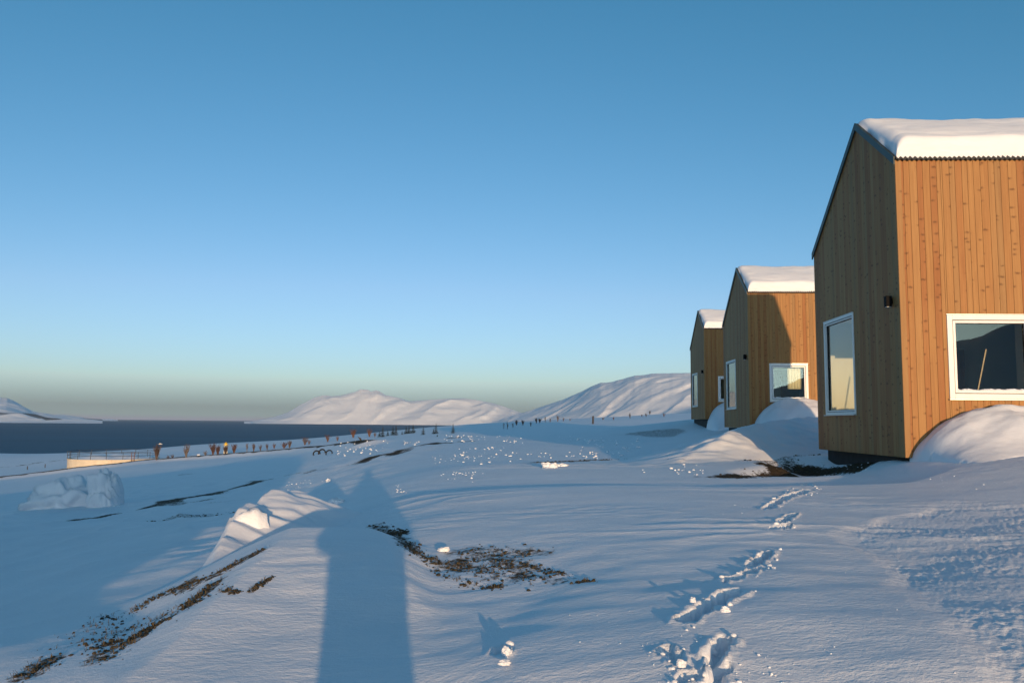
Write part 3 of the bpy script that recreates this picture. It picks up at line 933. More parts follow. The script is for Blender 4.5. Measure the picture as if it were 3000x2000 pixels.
def make_cabin():
    root = empty('timber_cabin', tuple(P0), -YAW)
    # cladding, one mesh per wall face
    m = MB(); wall_strips(m, mF, breaks_for(LEN, PITCHB, [FWIN], jitter=0.22), lambda s: EN - 0.015, 0.0, [FWIN], 0.0, 0.024, gap=0.006, rand=True)
    fr = fix_normals(m.build('front_wall', M['wood'], root))
    m = MB(); wall_strips(m, mG, breaks_for(WD, PITCHB, [GWIN], extra=(YR,), jitter=0.15), lambda s: gtop(min(max(s, 0), WD)) - 0.02, 0.0, [GWIN], 0.0, 0.024, gap=0.006, rand=True)
    ga = fix_normals(m.build('gable_wall', M['wood'], root))
    m = MB(); wall_strips(m, mB, breaks_for(LEN, PITCHB, []), lambda s: EF - 0.02, 0.0, [], 0.0, 0.024, gap=0.006, rand=True)
    fix_normals(m.build('back_wall', M['wood'], root))
    m = MB(); wall_strips(m, mR, breaks_for(WD, PITCHB, [], extra=(YR,)), lambda s: gtop(min(max(s, 0), WD)) - 0.02, 0.0, [], 0.0, 0.024, gap=0.006, rand=True)
    fix_normals(m.build('gable_wall', M['wood'], root))
    m = MB(); m.box(-0.027, 0.075, -0.030, -0.0245, 0.0, EN - 0.02, 0.9); m.box(-0.030, -0.0245, -0.0245, 0.05, 0.0, EN - 0.02, 0.55)
    fix_normals(m.build('corner_board', M['wood'], root))
    # inner leaf
    m = MB(); T = 0.20
    wall_strips(m, mF, [T, FWIN[0], FWIN[1], LEN - T], lambda s: EN - 0.1, 0.02, [FWIN], -T, -0.003)
    wall_strips(m, mG, [0.003, T, GWIN[0], GWIN[1], WD - T, WD - 0.003] if GWIN[1] < WD - T else [0.003, GWIN[0], GWIN[1], WD - 0.003], lambda s: min(gtop(s) - 0.12, EN - 0.1), 0.02, [GWIN], -T, -0.003)
    wall_strips(m, mB, [T, LEN - T], lambda s: EF - 0.12, 0.02, [], -T, -0.003)
    wall_strips(m, mR, [0.003, WD - 0.003], lambda s: EF - 0.12, 0.02, [], -T, -0.003)
    fix_normals(m.build('inner_wall', M['inner'], root))
    m = MB()
    wall_strips(m, mG, [0.01, YR, WD - 0.01], lambda s: gtop(s) - 0.06, min(EF, EN) - 0.5, [], -0.05, -0.004)
    fix_normals(m.build('gable_backing', M['plinth'], root)); m = MB()
    wall_strips(m, mR, [0.01, YR, WD - 0.01], lambda s: gtop(s) - 0.06, min(EF, EN) - 0.5, [], -0.05, -0.004)
    fix_normals(m.build('gable_backing', M['plinth'], root))
    m = MB(); m.box(T, LEN - T, T, WD - T, 0.03, 0.30); fix_normals(m.build('floor', M['floor'], root))
    m = MB(); m.box(T, LEN - T, T, WD - T, 2.95, 3.05); fix_normals(m.build('ceiling', M['inner'], root))
    m = MB(); m.box(3.9, 4.0, T, WD - 1.3, 0.30, 2.95); fix_normals(m.build('partition', M['inner'], root))
    m = MB(); m.box(2.5, 3.3, WD - T - 0.06, WD - T, 0.30, 2.35); fix_normals(m.build('inner_door', M['door'], root))
    m = MB(); m.box(0.14, LEN - 0.14, 0.14, WD - 0.14, -1.3, -0.012); fix_normals(m.build('plinth', M['plinth'], root))
    # windows
    for nm, fm, R_, ow, iw in (('front_window', mF, FWIN, 0.095, 0.045), ('gable_window', mG, GWIN, 0.055, 0.03)):
        m = MB(); ring(m, fm, R_, ow, -0.08, 0.045); wn = fix_normals(m.build('window', M['white'], root, bevel=0.006))
        i_ = (R_[0] + ow, R_[1] - ow, R_[2] + ow, R_[3] - ow)
        m = MB(); ring(m, fm, i_, 0.012, -0.07, 0.022); fix_normals(m.build('seal', M['seal'], wn))
        i2 = (i_[0] + 0.012, i_[1] - 0.012, i_[2] + 0.012, i_[3] - 0.012)
        m = MB(); ring(m, fm, i2, iw, -0.07, 0.030); fix_normals(m.build('sash', M['white'], wn, bevel=0.005))
        i3 = (i2[0] + iw, i2[1] - iw, i2[2] + iw, i2[3] - iw)
        m = MB(); ring(m, fm, i3, 0.008, -0.05, 0.0); fix_normals(m.build('gasket', M['seal'], wn))
        m = MB(); qd = [fm(i3[0], i3[2], -0.02), fm(i3[1], i3[2], -0.02), fm(i3[1], i3[3], -0.02), fm(i3[0], i3[3], -0.02)]
        m.quad(*(qd if fm is mF else qd[::-1]))
        pane = m.build('pane', M['glass'], wn)
        m = MB(); fbox(m, fm, R_[0] - 0.02, R_[1] + 0.02, R_[2] - 0.02, R_[2] - 0.002, 0.0, 0.085); fix_normals(m.build('sill', M['sill'], wn))
        m = MB(); fbox(m, fm, R_[0] - 0.01, R_[1] + 0.01, R_[3] + 0.002, R_[3] + 0.012, 0.0, 0.05); fix_normals(m.build('drip_cap', M['sill'], wn))
        if fm is mF:
            v, f = [], []
            n_s = 60
            for i in range(n_s + 1):
                s = i3[0] + (i3[1] - i3[0]) * i / n_s
                h = 0.03 + 0.014 * float(perlin(np.array(s * 9), np.array(.5), 3)) + 0.012 * float(perlin(np.array(s * 25), np.array(.5), 4))
                for n_, t_ in ((-0.018, 0.0), (-0.018, h), (-0.004, h * 0.95), (0.012, h * 0.6), (0.024, 0.0)):
                    v.append(fm(s, i3[2] + t_ + 0.001, n_))
            for i in range(n_s):
                for k in range(4): f.append((i * 5 + k, i * 5 + k + 1, i * 5 + k + 6, i * 5 + k + 5))
            mesh_np('sill_snow', v, f, M['lump'], wn, smooth=True)
    # lamp on the gable
    ls, lt = on_gable(2604, 883, 0.08)
    m = MB(); fbox(m, mG, ls - 0.055, ls + 0.055, lt - 0.1, lt + 0.1, 0.046, 0.15); fbox(m, mG, ls - 0.035, ls + 0.035, lt - 0.05, lt + 0.05, 0.024, 0.046)
    la = fix_normals(m.build('wall_lamp', M['lamp'], root, bevel=0.006))
    m = MB(); fbox(m, mG, ls - 0.04, ls + 0.04, lt - 0.108, lt - 0.098, 0.06, 0.135); fix_normals(m.build('lens', M['lens'], la))
    # corrugated roof sheets
    def sheet(x0, x1, ya, yb, za, zb):
        per = 0.088; nper = int((x1 - x0) / per); nn = nper * 6
        v, f = [], []
        sy, sz = yb - ya, zb - za; l_ = math.hypot(sy, sz); ny, nz = -sz / l_, sy / l_
        if nz < 0: ny, nz = -ny, -nz
        for i in range(nn + 1):
            x = x0 + (x1 - x0) * i / nn; wv = 0.016 * math.sin(2 * math.pi * i / 6)
            for (yy, zz) in ((ya, za), (yb, zb)):
                for off in (0.0, 0.024):
                    v.append((x, yy + ny * (wv + off), zz + nz * (wv + off)))
        for i in range(nn):
            a, b = i * 4, i * 4 + 4
            f += [(a + 1, b + 1, b + 3, a + 3), (a, a + 2, b + 2, b), (a, b, b + 1, a + 1), (a + 2, a + 3, b + 3, b + 2)]
        return v, f
    sl1 = (RZ - EN) / YR; sl2 = (EF - RZ) / (WD - YR)
    v1, f1_ = sheet(-0.035, LEN + 0.03, -0.085, YR, EN - 0.085 * sl1 + 0.02, RZ + 0.02)
    v2, f2_ = sheet(-0.035, LEN + 0.03, YR, WD + 0.04, RZ + 0.02, EF + 0.04 * sl2 + 0.02)
    rf = mesh_np('roof', v1 + v2, f1_ + [tuple(i + len(v1) for i in f) for f in f2_], M['roof'], root)
    # verge trim along both gable slopes
    for x0 in (-0.062, LEN + 0.035):
        m = MB()
        for (ya, za, yb, zb) in ((-0.05, EN - 0.05 * sl1, YR, RZ), (YR, RZ, WD + 0.04, EF + 0.04 * sl2)):
            m.hexa([(x0, ya, za - 0.085), (x0 + 0.026, ya, za - 0.085), (x0 + 0.026, yb, zb - 0.085), (x0, yb, zb - 0.085),
                    (x0, ya, za + 0.065), (x0 + 0.026, ya, za + 0.065), (x0 + 0.026, yb, zb + 0.065), (x0, yb, zb + 0.065)])
        fix_normals(m.build('verge_trim', M['trim'], rf))
    # snow lying on the roof
    xs = np.concatenate([np.linspace(0.0, 0.6, 22), np.linspace(0.66, LEN - 0.5, 60), np.linspace(LEN - 0.44, LEN, 14)])
    ys = np.concatenate([np.linspace(-0.035, 0.35, 22), np.linspace(0.4, WD - 0.3, 60), np.linspace(WD - 0.26, WD + 0.03, 12)])
    XX, YY = np.meshgrid(xs, ys, indexing='ij')
    rz = np.where(YY <= YR, EN + sl1 * YY, RZ + sl2 * (YY - YR)) + 0.062
    soft = RZ + 0.062 - np.sqrt(((YY - YR) * np.where(YY < YR, sl1, -sl2)) ** 2 + 0.05 ** 2)
    T_ = np.interp(YY, [-0.06, 0.5, YR - 0.3, YR, WD], [0.38, 0.33, 0.18, 0.12, 0.28]) + 0.035 * fbm(XX * 0.8, YY * 0.9, 3, 33) + 0.010 * perlin(XX * 2.0, YY * 6.0, 34) + 0.006 * perlin(XX * 4.5, YY * 9.0, 35)
    dx = np.minimum(XX - 0.0, LEN - XX); dy0 = YY + 0.035; dy1 = WD + 0.03 - YY
    ed = np.clip(dx / (0.23 + 0.04 * perlin(YY * 1.5, XX * 0, 8)), 0, 1)
    ex = np.sqrt(np.clip(1 - (1 - ed) ** 2, 0, 1))
    ey = np.sqrt(np.clip(1 - (1 - np.clip(dy0 / 0.07, 0, 1)) ** 2, 0, 1)) * np.sqrt(np.clip(1 - (1 - np.clip(dy1 / 0.2, 0, 1)) ** 2, 0, 1))
    th = T_ * (0.04 + 0.96 * ex) * (0.80 + 0.20 * ey)
    top = np.minimum(soft, rz) + th
    top = np.where(np.abs(YY - YR) < 0.9, np.minimum(top, np.maximum(rz + 0.03, top)), top)
    yo = YY - 0.02 * np.exp(-((YY + 0.06) / 0.05) ** 2) * perlin(XX * 2.2, XX * 0 + .3, 12)
    V = np.stack([XX, yo, top], -1).reshape(-1, 3)
    B = np.stack([XX, YY, rz - 0.03], -1).reshape(-1, 3)
    a, b = XX.shape
    ii = np.arange(a * b).reshape(a, b)
    qf = [np.stack([ii[:-1, :-1], ii[1:, :-1], ii[1:, 1:], ii[:-1, 1:]], -1).reshape(-1, 4)]
    nb = a * b
    # rows of the vertical edges, subdivided so that the layering shows
    V = list(map(tuple, V))
    def skirt(border, outx, outy):
        nonlocal V
        K = 7
        prev = list(border)
        tops = [V[i] for i in border]; bots = [tuple(B[i]) for i in border]
        for k in range(1, K + 1):
            cur = []
            for t_, b_ in zip(tops, bots):
                u = k / K
                bul = 0.016 * math.sin(u * 17.0 + 0.6 * t_[0]) * (1 - abs(2 * u - 1)) + 0.03 * float(perlin(np.array(t_[0] * 3 + t_[1] * 3), np.array(u * 4.0), 19))
                V.append((t_[0] * (1 - u) + b_[0] * u + outx * bul, t_[1] * (1 - u) + b_[1] * u + outy * bul, t_[2] * (1 - u) + b_[2] * u)); cur.append(len(V) - 1)
            qf.append(np.array([[prev[i], cur[i], cur[i + 1], prev[i + 1]] for i in range(len(border) - 1)]))
            prev = cur
    skirt(ii[:, 0], 0, -1); skirt(ii[::-1, -1], 0, 1); skirt(ii[0, ::-1], -1, 0); skirt(ii[-1, :], 1, 0)
    o = mesh_np('snow_cover', np.array(V), np.concatenate(qf), M['roofsnow'], rf, smooth=True)
    fix_normals(o)
    return root


c1 = make_cabin()
GRP = 'timber cabins standing in a row'
setp(c1, 'nearest and largest timber cabin, its sunlit front wall cut off by the right edge', 'cabin', GRP)
c2 = copy_tree(c1); pf = at(2124, 1251, 2.54 * 15.0); c2.location = tuple(pf - gdir * WD)
setp(c2, 'middle timber cabin, front half shaded, its square window holding a bright sun patch', 'cabin', GRP)
c3 = copy_tree(c1); pf = at(2026, 1228, 3.66 * 15.0); c3.location = tuple(pf - gdir * WD)
setp(c3, 'farthest and smallest timber cabin, mostly hidden behind the middle one', 'cabin', GRP)

# batten leaning behind the near front window
b0 = Vector((FWIN[0] + 0.55, 0.32, FWIN[2] - 0.35)); b1 = Vector((FWIN[0] + 0.80, 0.215, FWIN[2] + 0.92))
R1 = Matrix.Translation(Vector(P0)) @ Matrix.Rotation(-YAW, 4, 'Z')
m = MB(); m.tube([R1 @ b0, R1 @ b1], 0.016, 4)
o = m.build('wooden_batten', M['batten']); setp(o, 'thin pale batten leaning behind the glass of the nearest cabin window', 'batten')


# pale blind drawn behind the right half of the middle cabin's window
m = MB()
s0, s1 = FWIN[0] + 0.52 * (FWIN[1] - FWIN[0]), FWIN[1] - 0.16
for i in range(24):
    a0, a1 = s0 + (s1 - s0) * i / 24, s0 + (s1 - s0) * (i + 1) / 24
    y0, y1 = 0.26 + 0.018 * math.sin(i * 1.3), 0.26 + 0.018 * math.sin((i + 1) * 1.3)
    m.quad((a0, y0, FWIN[2] + 0.52), (a1, y1, FWIN[2] + 0.52), (a1, y1, FWIN[3] + 0.1), (a0, y0, FWIN[3] + 0.1))
o = m.build('window_blind', M['blind'], smooth=True)
o.modifiers.new('thickness', 'SOLIDIFY').thickness = 0.004
o.location = c2.location; o.rotation_euler = (0, 0, -YAW)
setp(o, 'bright cream blind behind the right half of the middle cabin window', 'blind')

# ------------------------------------------------------------------ snow mounds
def mound(name, label, cat, hfun, x0, x1, y0, y1, step=0.05, grp=None, mat=None):
    xs = np.arange(x0, x1 + step, step); ys = np.arange(y0, y1 + step, step)
    XX, YY = np.meshgrid(xs, ys, indexing='ij')
    h = hfun(XX, YY)
    z = ground_low(XX, YY) + np.maximum(h, -0.12)
    z += 0.010 * fbm(XX * 1.6, YY * 2.2, 3, 3) + 0.0025 * perlin(XX * 7, YY * 10, 4) * (step < 0.08)
    ii = np.arange(XX.size).reshape(XX.shape)
    keep = (h > -0.10)
    kf = keep[:-1, :-1] | keep[1:, :-1] | keep[1:, 1:] | keep[:-1, 1:]
    qf = np.stack([ii[:-1, :-1], ii[1:, :-1], ii[1:, 1:], ii[:-1, 1:]], -1)[kf]
    used = np.unique(qf); remap = np.full(XX.size, -1); remap[used] = np.arange(len(used))
    V = np.stack([XX, YY, z], -1).reshape(-1, 3)[used]
    c = V.mean(0); c[2] = V[:, 2].min()
    o = mesh_np(name, V - c, remap[qf], mat or M['snow'], smooth=True, loc=tuple(c))
    setp(o, label, cat, grp)
    return o


# drift along the lit wall of the nearest cabin (wall-aligned coordinates)
def wall_uv(x, y):
    dx, dy = x - P0[0], y - P0[1]
    return dx * ldir[0] + dy * ldir[1], -(dx * gdir[0] + dy * gdir[1])


def h_drift1(x, y):
    s, d = wall_uv(x, y)
    s = s + 0.08 * perlin(x * 1.1, y * 1.1, 5)
    nose = np.sqrt(np.clip(1 - (1 - np.clip((s - 0.06 - 0.10 * d) / 1.35, 0, 1)) ** 2, 0, 1))
    H = np.interp(s, [0.1, 1.0, 1.5, 2.0, 2.6, 3.6, 7], [0.70, 0.78, 0.81, 0.77, 0.78, 0.80, 0.74])
    d = d + 0.16 * fbm(x * 0.9 + 4, y * 0.9, 2, 26)
    P = np.interp(d, [-0.3, 0.0, 0.3, 0.6, 0.95, 1.3, 1.65, 2.0], [0.95, 1.0, 1.0, 0.88, 0.62, 0.36, 0.14, -0.1])
    groove = 0.06 * np.exp(-((d - 0.45 - 0.12 * (s - 1.6)) / 0.14) ** 2) * sstep(1.2, 1.8, s)
    H = H * (1 + 0.07 * fbm(x * 1.3, y * 1.6, 3, 6))
    return H * nose * np.maximum(P, 0) - groove + np.where(P <= 0.02, -0.12, 0) + np.where(nose <= 0.02, -0.12, 0)


mound('snow_drift', 'rounded sunlit drift banked against the nearest cabin under its window', 'snow drift', h_drift1, P0[0] - 0.2, P0[0] + 7.0, P0[1] - 2.3, P0[1] + 0.02, 0.035, 'wind drifts beside the cabins')


def poly_mound(ridge, wl, wr, hs, sharp=1.3):
    """height along a ridge polyline; wl and wr are the widths on the two sides"""
    R = [np.array(p) for p in ridge]
    def f(x, y):
        best = np.full(x.shape, -1.0)
        for i in range(len(R) - 1):
            a, b = R[i], R[i + 1]; v = b - a; L2 = (v ** 2).sum()
            t = np.clip(((x - a[0]) * v[0] + (y - a[1]) * v[1]) / L2, 0, 1)
            dx, dy = x - a[0] - t * v[0], y - a[1] - t * v[1]
            d = np.hypot(dx, dy); side = (v[0] * dy - v[1] * dx)
            W = np.where(side > 0, wl[i] + (wl[i + 1] - wl[i]) * t, wr[i] + (wr[i + 1] - wr[i]) * t)
            H = hs[i] + (hs[i + 1] - hs[i]) * t
            q = np.clip(d / W, 0, 1.2)
            best = np.maximum(best, np.where(q < 1, H * (1 - q ** sharp) ** 1.2, -0.3 * (q - 1)))
        carve = (1 - np.abs(perlin(x * 0.9 + 0.6 * y, y * 1.9 - 0.9 * x, 15)) * 2) * 0.045 + 0.02 * perlin(x * 2.4 + y, y * 5 - 2 * x, 16)
        best = best + (0.04 * fbm(x * 0.8, y * 0.9, 2, 14) + carve) * np.clip(best * 3, 0, 1) - 0.02
        return best
    return f


def hpt(px, py, Y):
    p = at(px, py, Y); return (p[0], p[1])


# the big drift between the nearest and the middle cabin
rid = [hpt(1893, 1390, 18.0), hpt(1990, 1350, 18.8), hpt(2060, 1315, 19.8), hpt(2130, 1280, 21.0), hpt(2160, 1262, 22.5), hpt(2260, 1245, 25.0), hpt(2420, 1225, 28.0)]
def top_h(px, py, Y): p = at(px, py, Y); return max(0.05, p[2] - gz(p[0], p[1]))
hs_ = [0.05, top_h(1990, 1352, 18.8), top_h(2060, 1318, 19.8), top_h(2130, 1280, 21.0), top_h(2160, 1263, 22.5), top_h(2260, 1248, 25), top_h(2420, 1228, 28)]
hs_ = [hs_[0], hs_[1], hs_[2] * 1.1, hs_[3] * 1.15, hs_[4] * 1.15, hs_[5] * 1.2, hs_[6] * 1.15]
mound('snow_drift', 'tall pointed drift with a lit left slope between nearest and middle cabin', 'snow drift',
      poly_mound(rid, [0.8, 1.3, 2.0, 2.6, 3.0, 3.0, 2.8], [0.6, 0.8, 1.1, 1.5, 2.0, 2.6, 2.6], hs_, 1.0), 1.5, 12.5, 15.2, 31.5, 0.07, 'wind drifts beside the cabins')
# drifts on the fronts of the middle and farthest cabins
for cb, lab, gap_ in ((c2, 'shaded drift under the square window of the middle cabin', 0.5), (c3, 'small blue drift at the foot of the farthest cabin', 0.5)):
    o0 = np.array(cb.location)
    def hd(x, y, o0=o0):
        dx, dy = x - o0[0], y - o0[1]
        s = dx * ldir[0] + dy * ldir[1]; d = -(dx * gdir[0] + dy * gdir[1])
        nose = np.sqrt(np.clip(1 - (1 - np.clip((s - 0.1) / 1.6, 0, 1)) ** 2, 0, 1))
        P = np.interp(d, [-0.2, 0, 0.5, 1.2, 2.0, 2.8, 3.2], [0.95, 1, 1, 0.8, 0.4, 0.05, -0.1])
        zt = o0[2] + 1.14 - ground_low(x, y)
        return zt * nose * np.maximum(P, 0) * (1 + 0.09 * fbm(x * .9, y * .9, 3, 5)) + np.where((P <= 0.02) | (nose < 0.02), -0.12, 0)
    mound('snow_drift', lab, 'snow drift', hd, o0[0] - 0.3, o0[0] + 7, o0[1] - 3.4, o0[1] + 0.05, 0.07, 'wind drifts beside the cabins')

# unseen bank added behind the viewer, its outline shaped to shade the left field
def h_bank(x, y):
    top = np.interp(x, [-44, -30, -24, -17, -10, -5, -2.6, -1.5, -0.6, 0.2], [-3.5, -2.2, -1.1, 1.2, 2.5, 2.3, 1.5, 0.4, -0.9, -2.2]) + 0.25 * fbm(x * 0.35, x * 0 + 2.0, 3, 83)
    q = np.clip(1 - np.abs(y + 10.5) / 3.6, 0, 1)
    return np.where(q > 0, (top - ground_low(x, y)) * q ** 0.8, -0.12)


o = mound('shade_bank', 'long unseen bank added behind the viewer to shade the left field', None, h_bank, -44, 0.6, -14.5, -6.5, 0.25)
o['kind'] = 'structure'

# lit hump left of the berm
def h_hump(x, y):
    f = poly_mound([(-2.86, 8.0), (-3.12, 9.2), (-3.26, 10.1), (-3.22, 11.0), (-3.1, 11.8), (-2.9, 12.5)],
                   [0.2, 0.25, 0.3, 0.35, 0.35, 0.3], [0.25, 0.55, 0.95, 1.15, 1.1, 0.7], [0.03, 0.30, 0.56, 0.62, 0.58, 0.30], 1.15)
    h = f(x, y)
    j = 0.13 * fbm(x * 1.3, y * 1.1, 2, 62)
    return np.where(h > 0.01, h * (1 + j), h)


mound('snow_mound', 'sunlit snow hump with a broken crest beyond the left end of the foreground ridge', 'snow mound', h_hump, -4.0, -1.6, 7.4, 13.2, 0.03)


def lump(name, label, px, py, Y, w_, d_, h_, seed, cat='snow lump', grp=None, sub=4, rough=0.28, rz=0.0, mat=None, sharp=1.0):
    """an irregular broken block of snow sitting on the ground under the given photo point"""
    bm = bmesh.new()
    bmesh.ops.create_icosphere(bm, subdivisions=sub, radius=1.0)
    V = np.array([v.co[:] for v in bm.verts])
    n = fbm(V[:, 0] * 1.2 + seed, V[:, 1] * 1.2 + V[:, 2] * 1.7, 4, seed, 0.55)
    ch = np.sign(V) * np.abs(V) ** sharp
    V = ch * (1 + rough * n[:, None])
    V *= np.array([w_ / 2, d_ / 2, h_])
    V[:, 2] = np.maximum(V[:, 2], -0.35 * h_)
    for v, c in zip(bm.verts, V): v.co = c
    me = bpy.data.meshes.new(name); bm.to_mesh(me); bm.free()
    me.polygons.foreach_set('use_smooth', [True] * len(me.polygons))
    me.materials.append(mat or M['lump'])
    o = bpy.data.objects.new(name, me); COL.objects.link(o)
    p = hit(px, py) if Y is None else at(px, py, Y)
    o.location = (p[0], p[1], gz(p[0], p[1]) + 0.02)
    o.rotation_euler = (0, 0, rz)
    setp(o, label, cat, grp)
    return o


L1 = 'loose snow lumps'
lump('snow_block', 'big blue shaded snow chunk with a broken icy right face', 198, 1492, None, 3.0, 2.4, 1.2, 3, 'snow block', None, 5, 0.34, sharp=1.25)
lump('snow_block', 'squarer broken slab leaning on the right of the blue snow chunk', 308, 1487, None, 1.05, 1.3, 1.25, 8, 'snow block', None, 5, 0.36, sharp=0.8)
lump('snow_lump', 'small sunlit snow peak above the lit hump', 962, 1412, None, 0.143, 0.126, 0.0714, 4, grp=L1, rough=0.6)
lump('snow_lump', 'lit snow lump just right of the hump, in the shadow of the viewer', 985, 1478, None, 0.34, 0.3, 0.10, 5, grp=L1)
lump('snow_lump', 'rounded lump of snow overhanging the left end of the hump', 728, 1480, 10.0, 0.62, 0.46, 0.50, 31, grp=L1)
lump('snow_lump', 'smaller bright lump on the crest of the hump', 812, 1470, 10.9, 0.5, 0.38, 0.42, 32, grp=L1)
lump('snow_lump', 'low ragged white slab in front of the thin soil line in the middle field', 1612, 1372, None, 0.34, 0.16, 0.085, 6, grp=L1, rough=0.6)
lump('snow_lump', 'rough white lump right of the ragged slab', 1645, 1368, None, 0.24, 0.14, 0.06, 7, grp=L1, rough=0.6)
lump('snow_lump', 'small pointed lump above the soil patch right of the ridge', 1300, 1618, None, 0.109, 0.068, 0.0272, 13, grp=L1)
lump('snow_lump', 'lone snow clod near the bottom centre with a dark hole beside it', 1482, 1925, None, 0.0434, 0.0372, 0.031, 15, grp=L1)
lump('snow_lump', 'low broken clod just below the lone clod near the bottom centre', 1478, 1957, None, 0.062, 0.0372, 0.0186, 16, grp=L1)
lump('snow_lump', 'bright chunk of crust thrown up above the deep boot hole', 2030, 1770, None, 0.0358, 0.0253, 0.0211, 17, grp=L1)
lump('snow_lump', 'pale rounded clod at the right rim of the deep boot hole', 2125, 1800, None, 0.0506, 0.0253, 0.0211, 18, grp=L1)
lump('snow_lump', 'crumbled crust chunk at the bottom edge left of the boot holes', 1995, 1960, None, 0.0464, 0.0295, 0.0253, 19, grp=L1)

# crumbs of snow: past counting
ico = bmesh.new(); bmesh.ops.create_icosphere(ico, subdivisions=2, radius=1.0)
IV = np.array([v.co[:] for v in ico.verts]); IF = np.array([[v.index for v in f.verts] for f in ico.faces]); ico.free()


def crumbs(name, label, cat, spots, mat, flat=0.7):
    V, Fc = [], []
    for k, (x, y, r) in enumerate(spots):
        n = perlin(IV[:, 0] * 1.3 + k * 7.1, IV[:, 1] * 1.3 + IV[:, 2] + k * 3.3, 5)
        p = IV * (1 + 0.4 * n[:, None]) * np.array([rng.uniform(0.8, 1.5), rng.uniform(0.7, 1.2), flat * rng.uniform(0.6, 1.3)]) * r
        a = rng.uniform(0, 6.28); c, s = math.cos(a), math.sin(a)
        p = np.c_[p[:, 0] * c - p[:, 1] * s, p[:, 0] * s + p[:, 1] * c, p[:, 2]]
        V.append(p + np.array([x, y, gz_c[k] + 0.25 * r])); Fc.append(IF + k * len(IV))
    o = mesh_np(name, np.concatenate(V), np.concatenate(Fc), mat, smooth=True)
    setp(o, label, cat, None, 'stuff')
    return o


spots = []
FIELD = [  # px box, number, radius range (m)
    (1700, 1945, 1283, 1318, 120, .05, .22), (1660, 1830, 1318, 1334, 45, .05, .14), (1560, 1620, 1322, 1336, 18, .05, .1), (1650, 1700, 1328, 1334, 12, .04, .08),
    (1310, 1460, 1312, 1332, 60, .04, .13), (1250, 1440, 1332, 1365, 60, .03, .08), (1300, 1440, 1385, 1415, 50, .03, .07), (1480, 1530, 1320, 1345, 14, .04, .1), (1400, 1700, 1275, 1300, 60, .06, .16),
    (990, 1100, 1310, 1335, 70, .07, .22), (1050, 1230, 1290, 1312, 70, .07, .2), (1260, 1420, 1275, 1290, 60, .08, .2),
    (840, 960, 1408, 1425, 40, .025, .06), (840, 880, 1420, 1442, 30, .03, .08), (1110, 1190, 1420, 1450, 30, .02, .05),
    (1880, 2060, 1340, 1392, 60, .03, .09), (2440, 2560, 1362, 1380, 30, .03, .07),
    (2290, 2420, 1430, 1452, 40, .02, .055), (2250, 2330, 1455, 1475, 18, .015, .04), (2270, 2330, 1515, 1552, 14, .012, .035), (2190, 2270, 1640, 1690, 14, .01, .03),
    (1980, 2200, 1720, 1900, 26, .006, .018), (1850, 2080, 1880, 2000, 40, .006, .022), (2150, 2330, 1900, 2000, 36, .006, .02), (1650, 2000, 1780, 1900, 26, .005, .014),
    (1350, 1700, 1780, 1960, 14, .004, .009), (2100, 2300, 1480, 1520, 14, .01, .03), (2300, 3000, 1500, 2000, 36, .005, .014), (1200, 1330, 1680, 1800, 20, .004, .010), (2600, 3000, 1395, 1430, 25, .01, .03),
    (300, 420, 1440, 1500, 20, .05, .16),
]
for x0, x1, y0, y1, n, r0, r1 in FIELD:
    cx_, cy_ = rng.uniform(x0, x1, 4), rng.uniform(y0, y1, 4)
    for i in range(int(n * 0.5)):
        if rng.random() < 0.6:
            j = rng.integers(0, 4); px = cx_[j] + rng.normal(0, (x1 - x0) * 0.11); py = cy_[j] + rng.normal(0, (y1 - y0) * 0.12)
        else:
            px, py = rng.uniform(x0, x1), rng.uniform(y0, y1)
        p = hit(px, py); spots.append((p[0], p[1], 0.36 * (r0 + (r1 - r0) * rng.random() ** 2.4)))
for a, b, w_, dp in FOOTW:
    for i in range(5):
        t = rng.uniform(-0.2, 1.2); an = rng.uniform(0, 6.28)
        x = a[0] + (b[0] - a[0]) * t + math.cos(an) * w_ * rng.uniform(1.0, 2.0); y = a[1] + (b[1] - a[1]) * t + math.sin(an) * w_ * rng.uniform(1.0, 2.0)
        spots.append((x, y, (0.004 + 0.012 * rng.random() ** 2) * (1 + 0.06 * y)))
sp = np.array(spots)
gz_c, _ = ground_full(sp[:, 0].copy(), sp[:, 1].copy())
crumbs('snow_crumbs', 'scattered crumbs and chunks of broken snow crust', 'snow debris', spots, M['lump'])
# dark clods of soil in the bare patches
spots = []
for poly, w_, s_ in SOILW:
    r0 = np.hypot(*poly[0])
    if r0 > 26: continue
    n = int(34 * s_ * (1 + len(poly)))
    for i in range(n):
        j = rng.integers(0, len(poly) - 1) if len(poly) > 2 else 0
        t = rng.random(); a, b = poly[j], poly[j + 1]
        spots.append((a[0] + (b[0] - a[0]) * t + rng.normal(0, w_ * 0.45), a[1] + (b[1] - a[1]) * t + rng.normal(0, w_ * 0.45), (0.003 + 0.011 * rng.random() ** 2.5) * (0.5 + 0.08 * r0)))
sp = np.array(spots); gz_c, _ = ground_full(sp[:, 0].copy(), sp[:, 1].copy())
crumbs('soil_clods', 'dark frozen clods of earth in the bare patches', 'soil clods', spots, M['stone'])

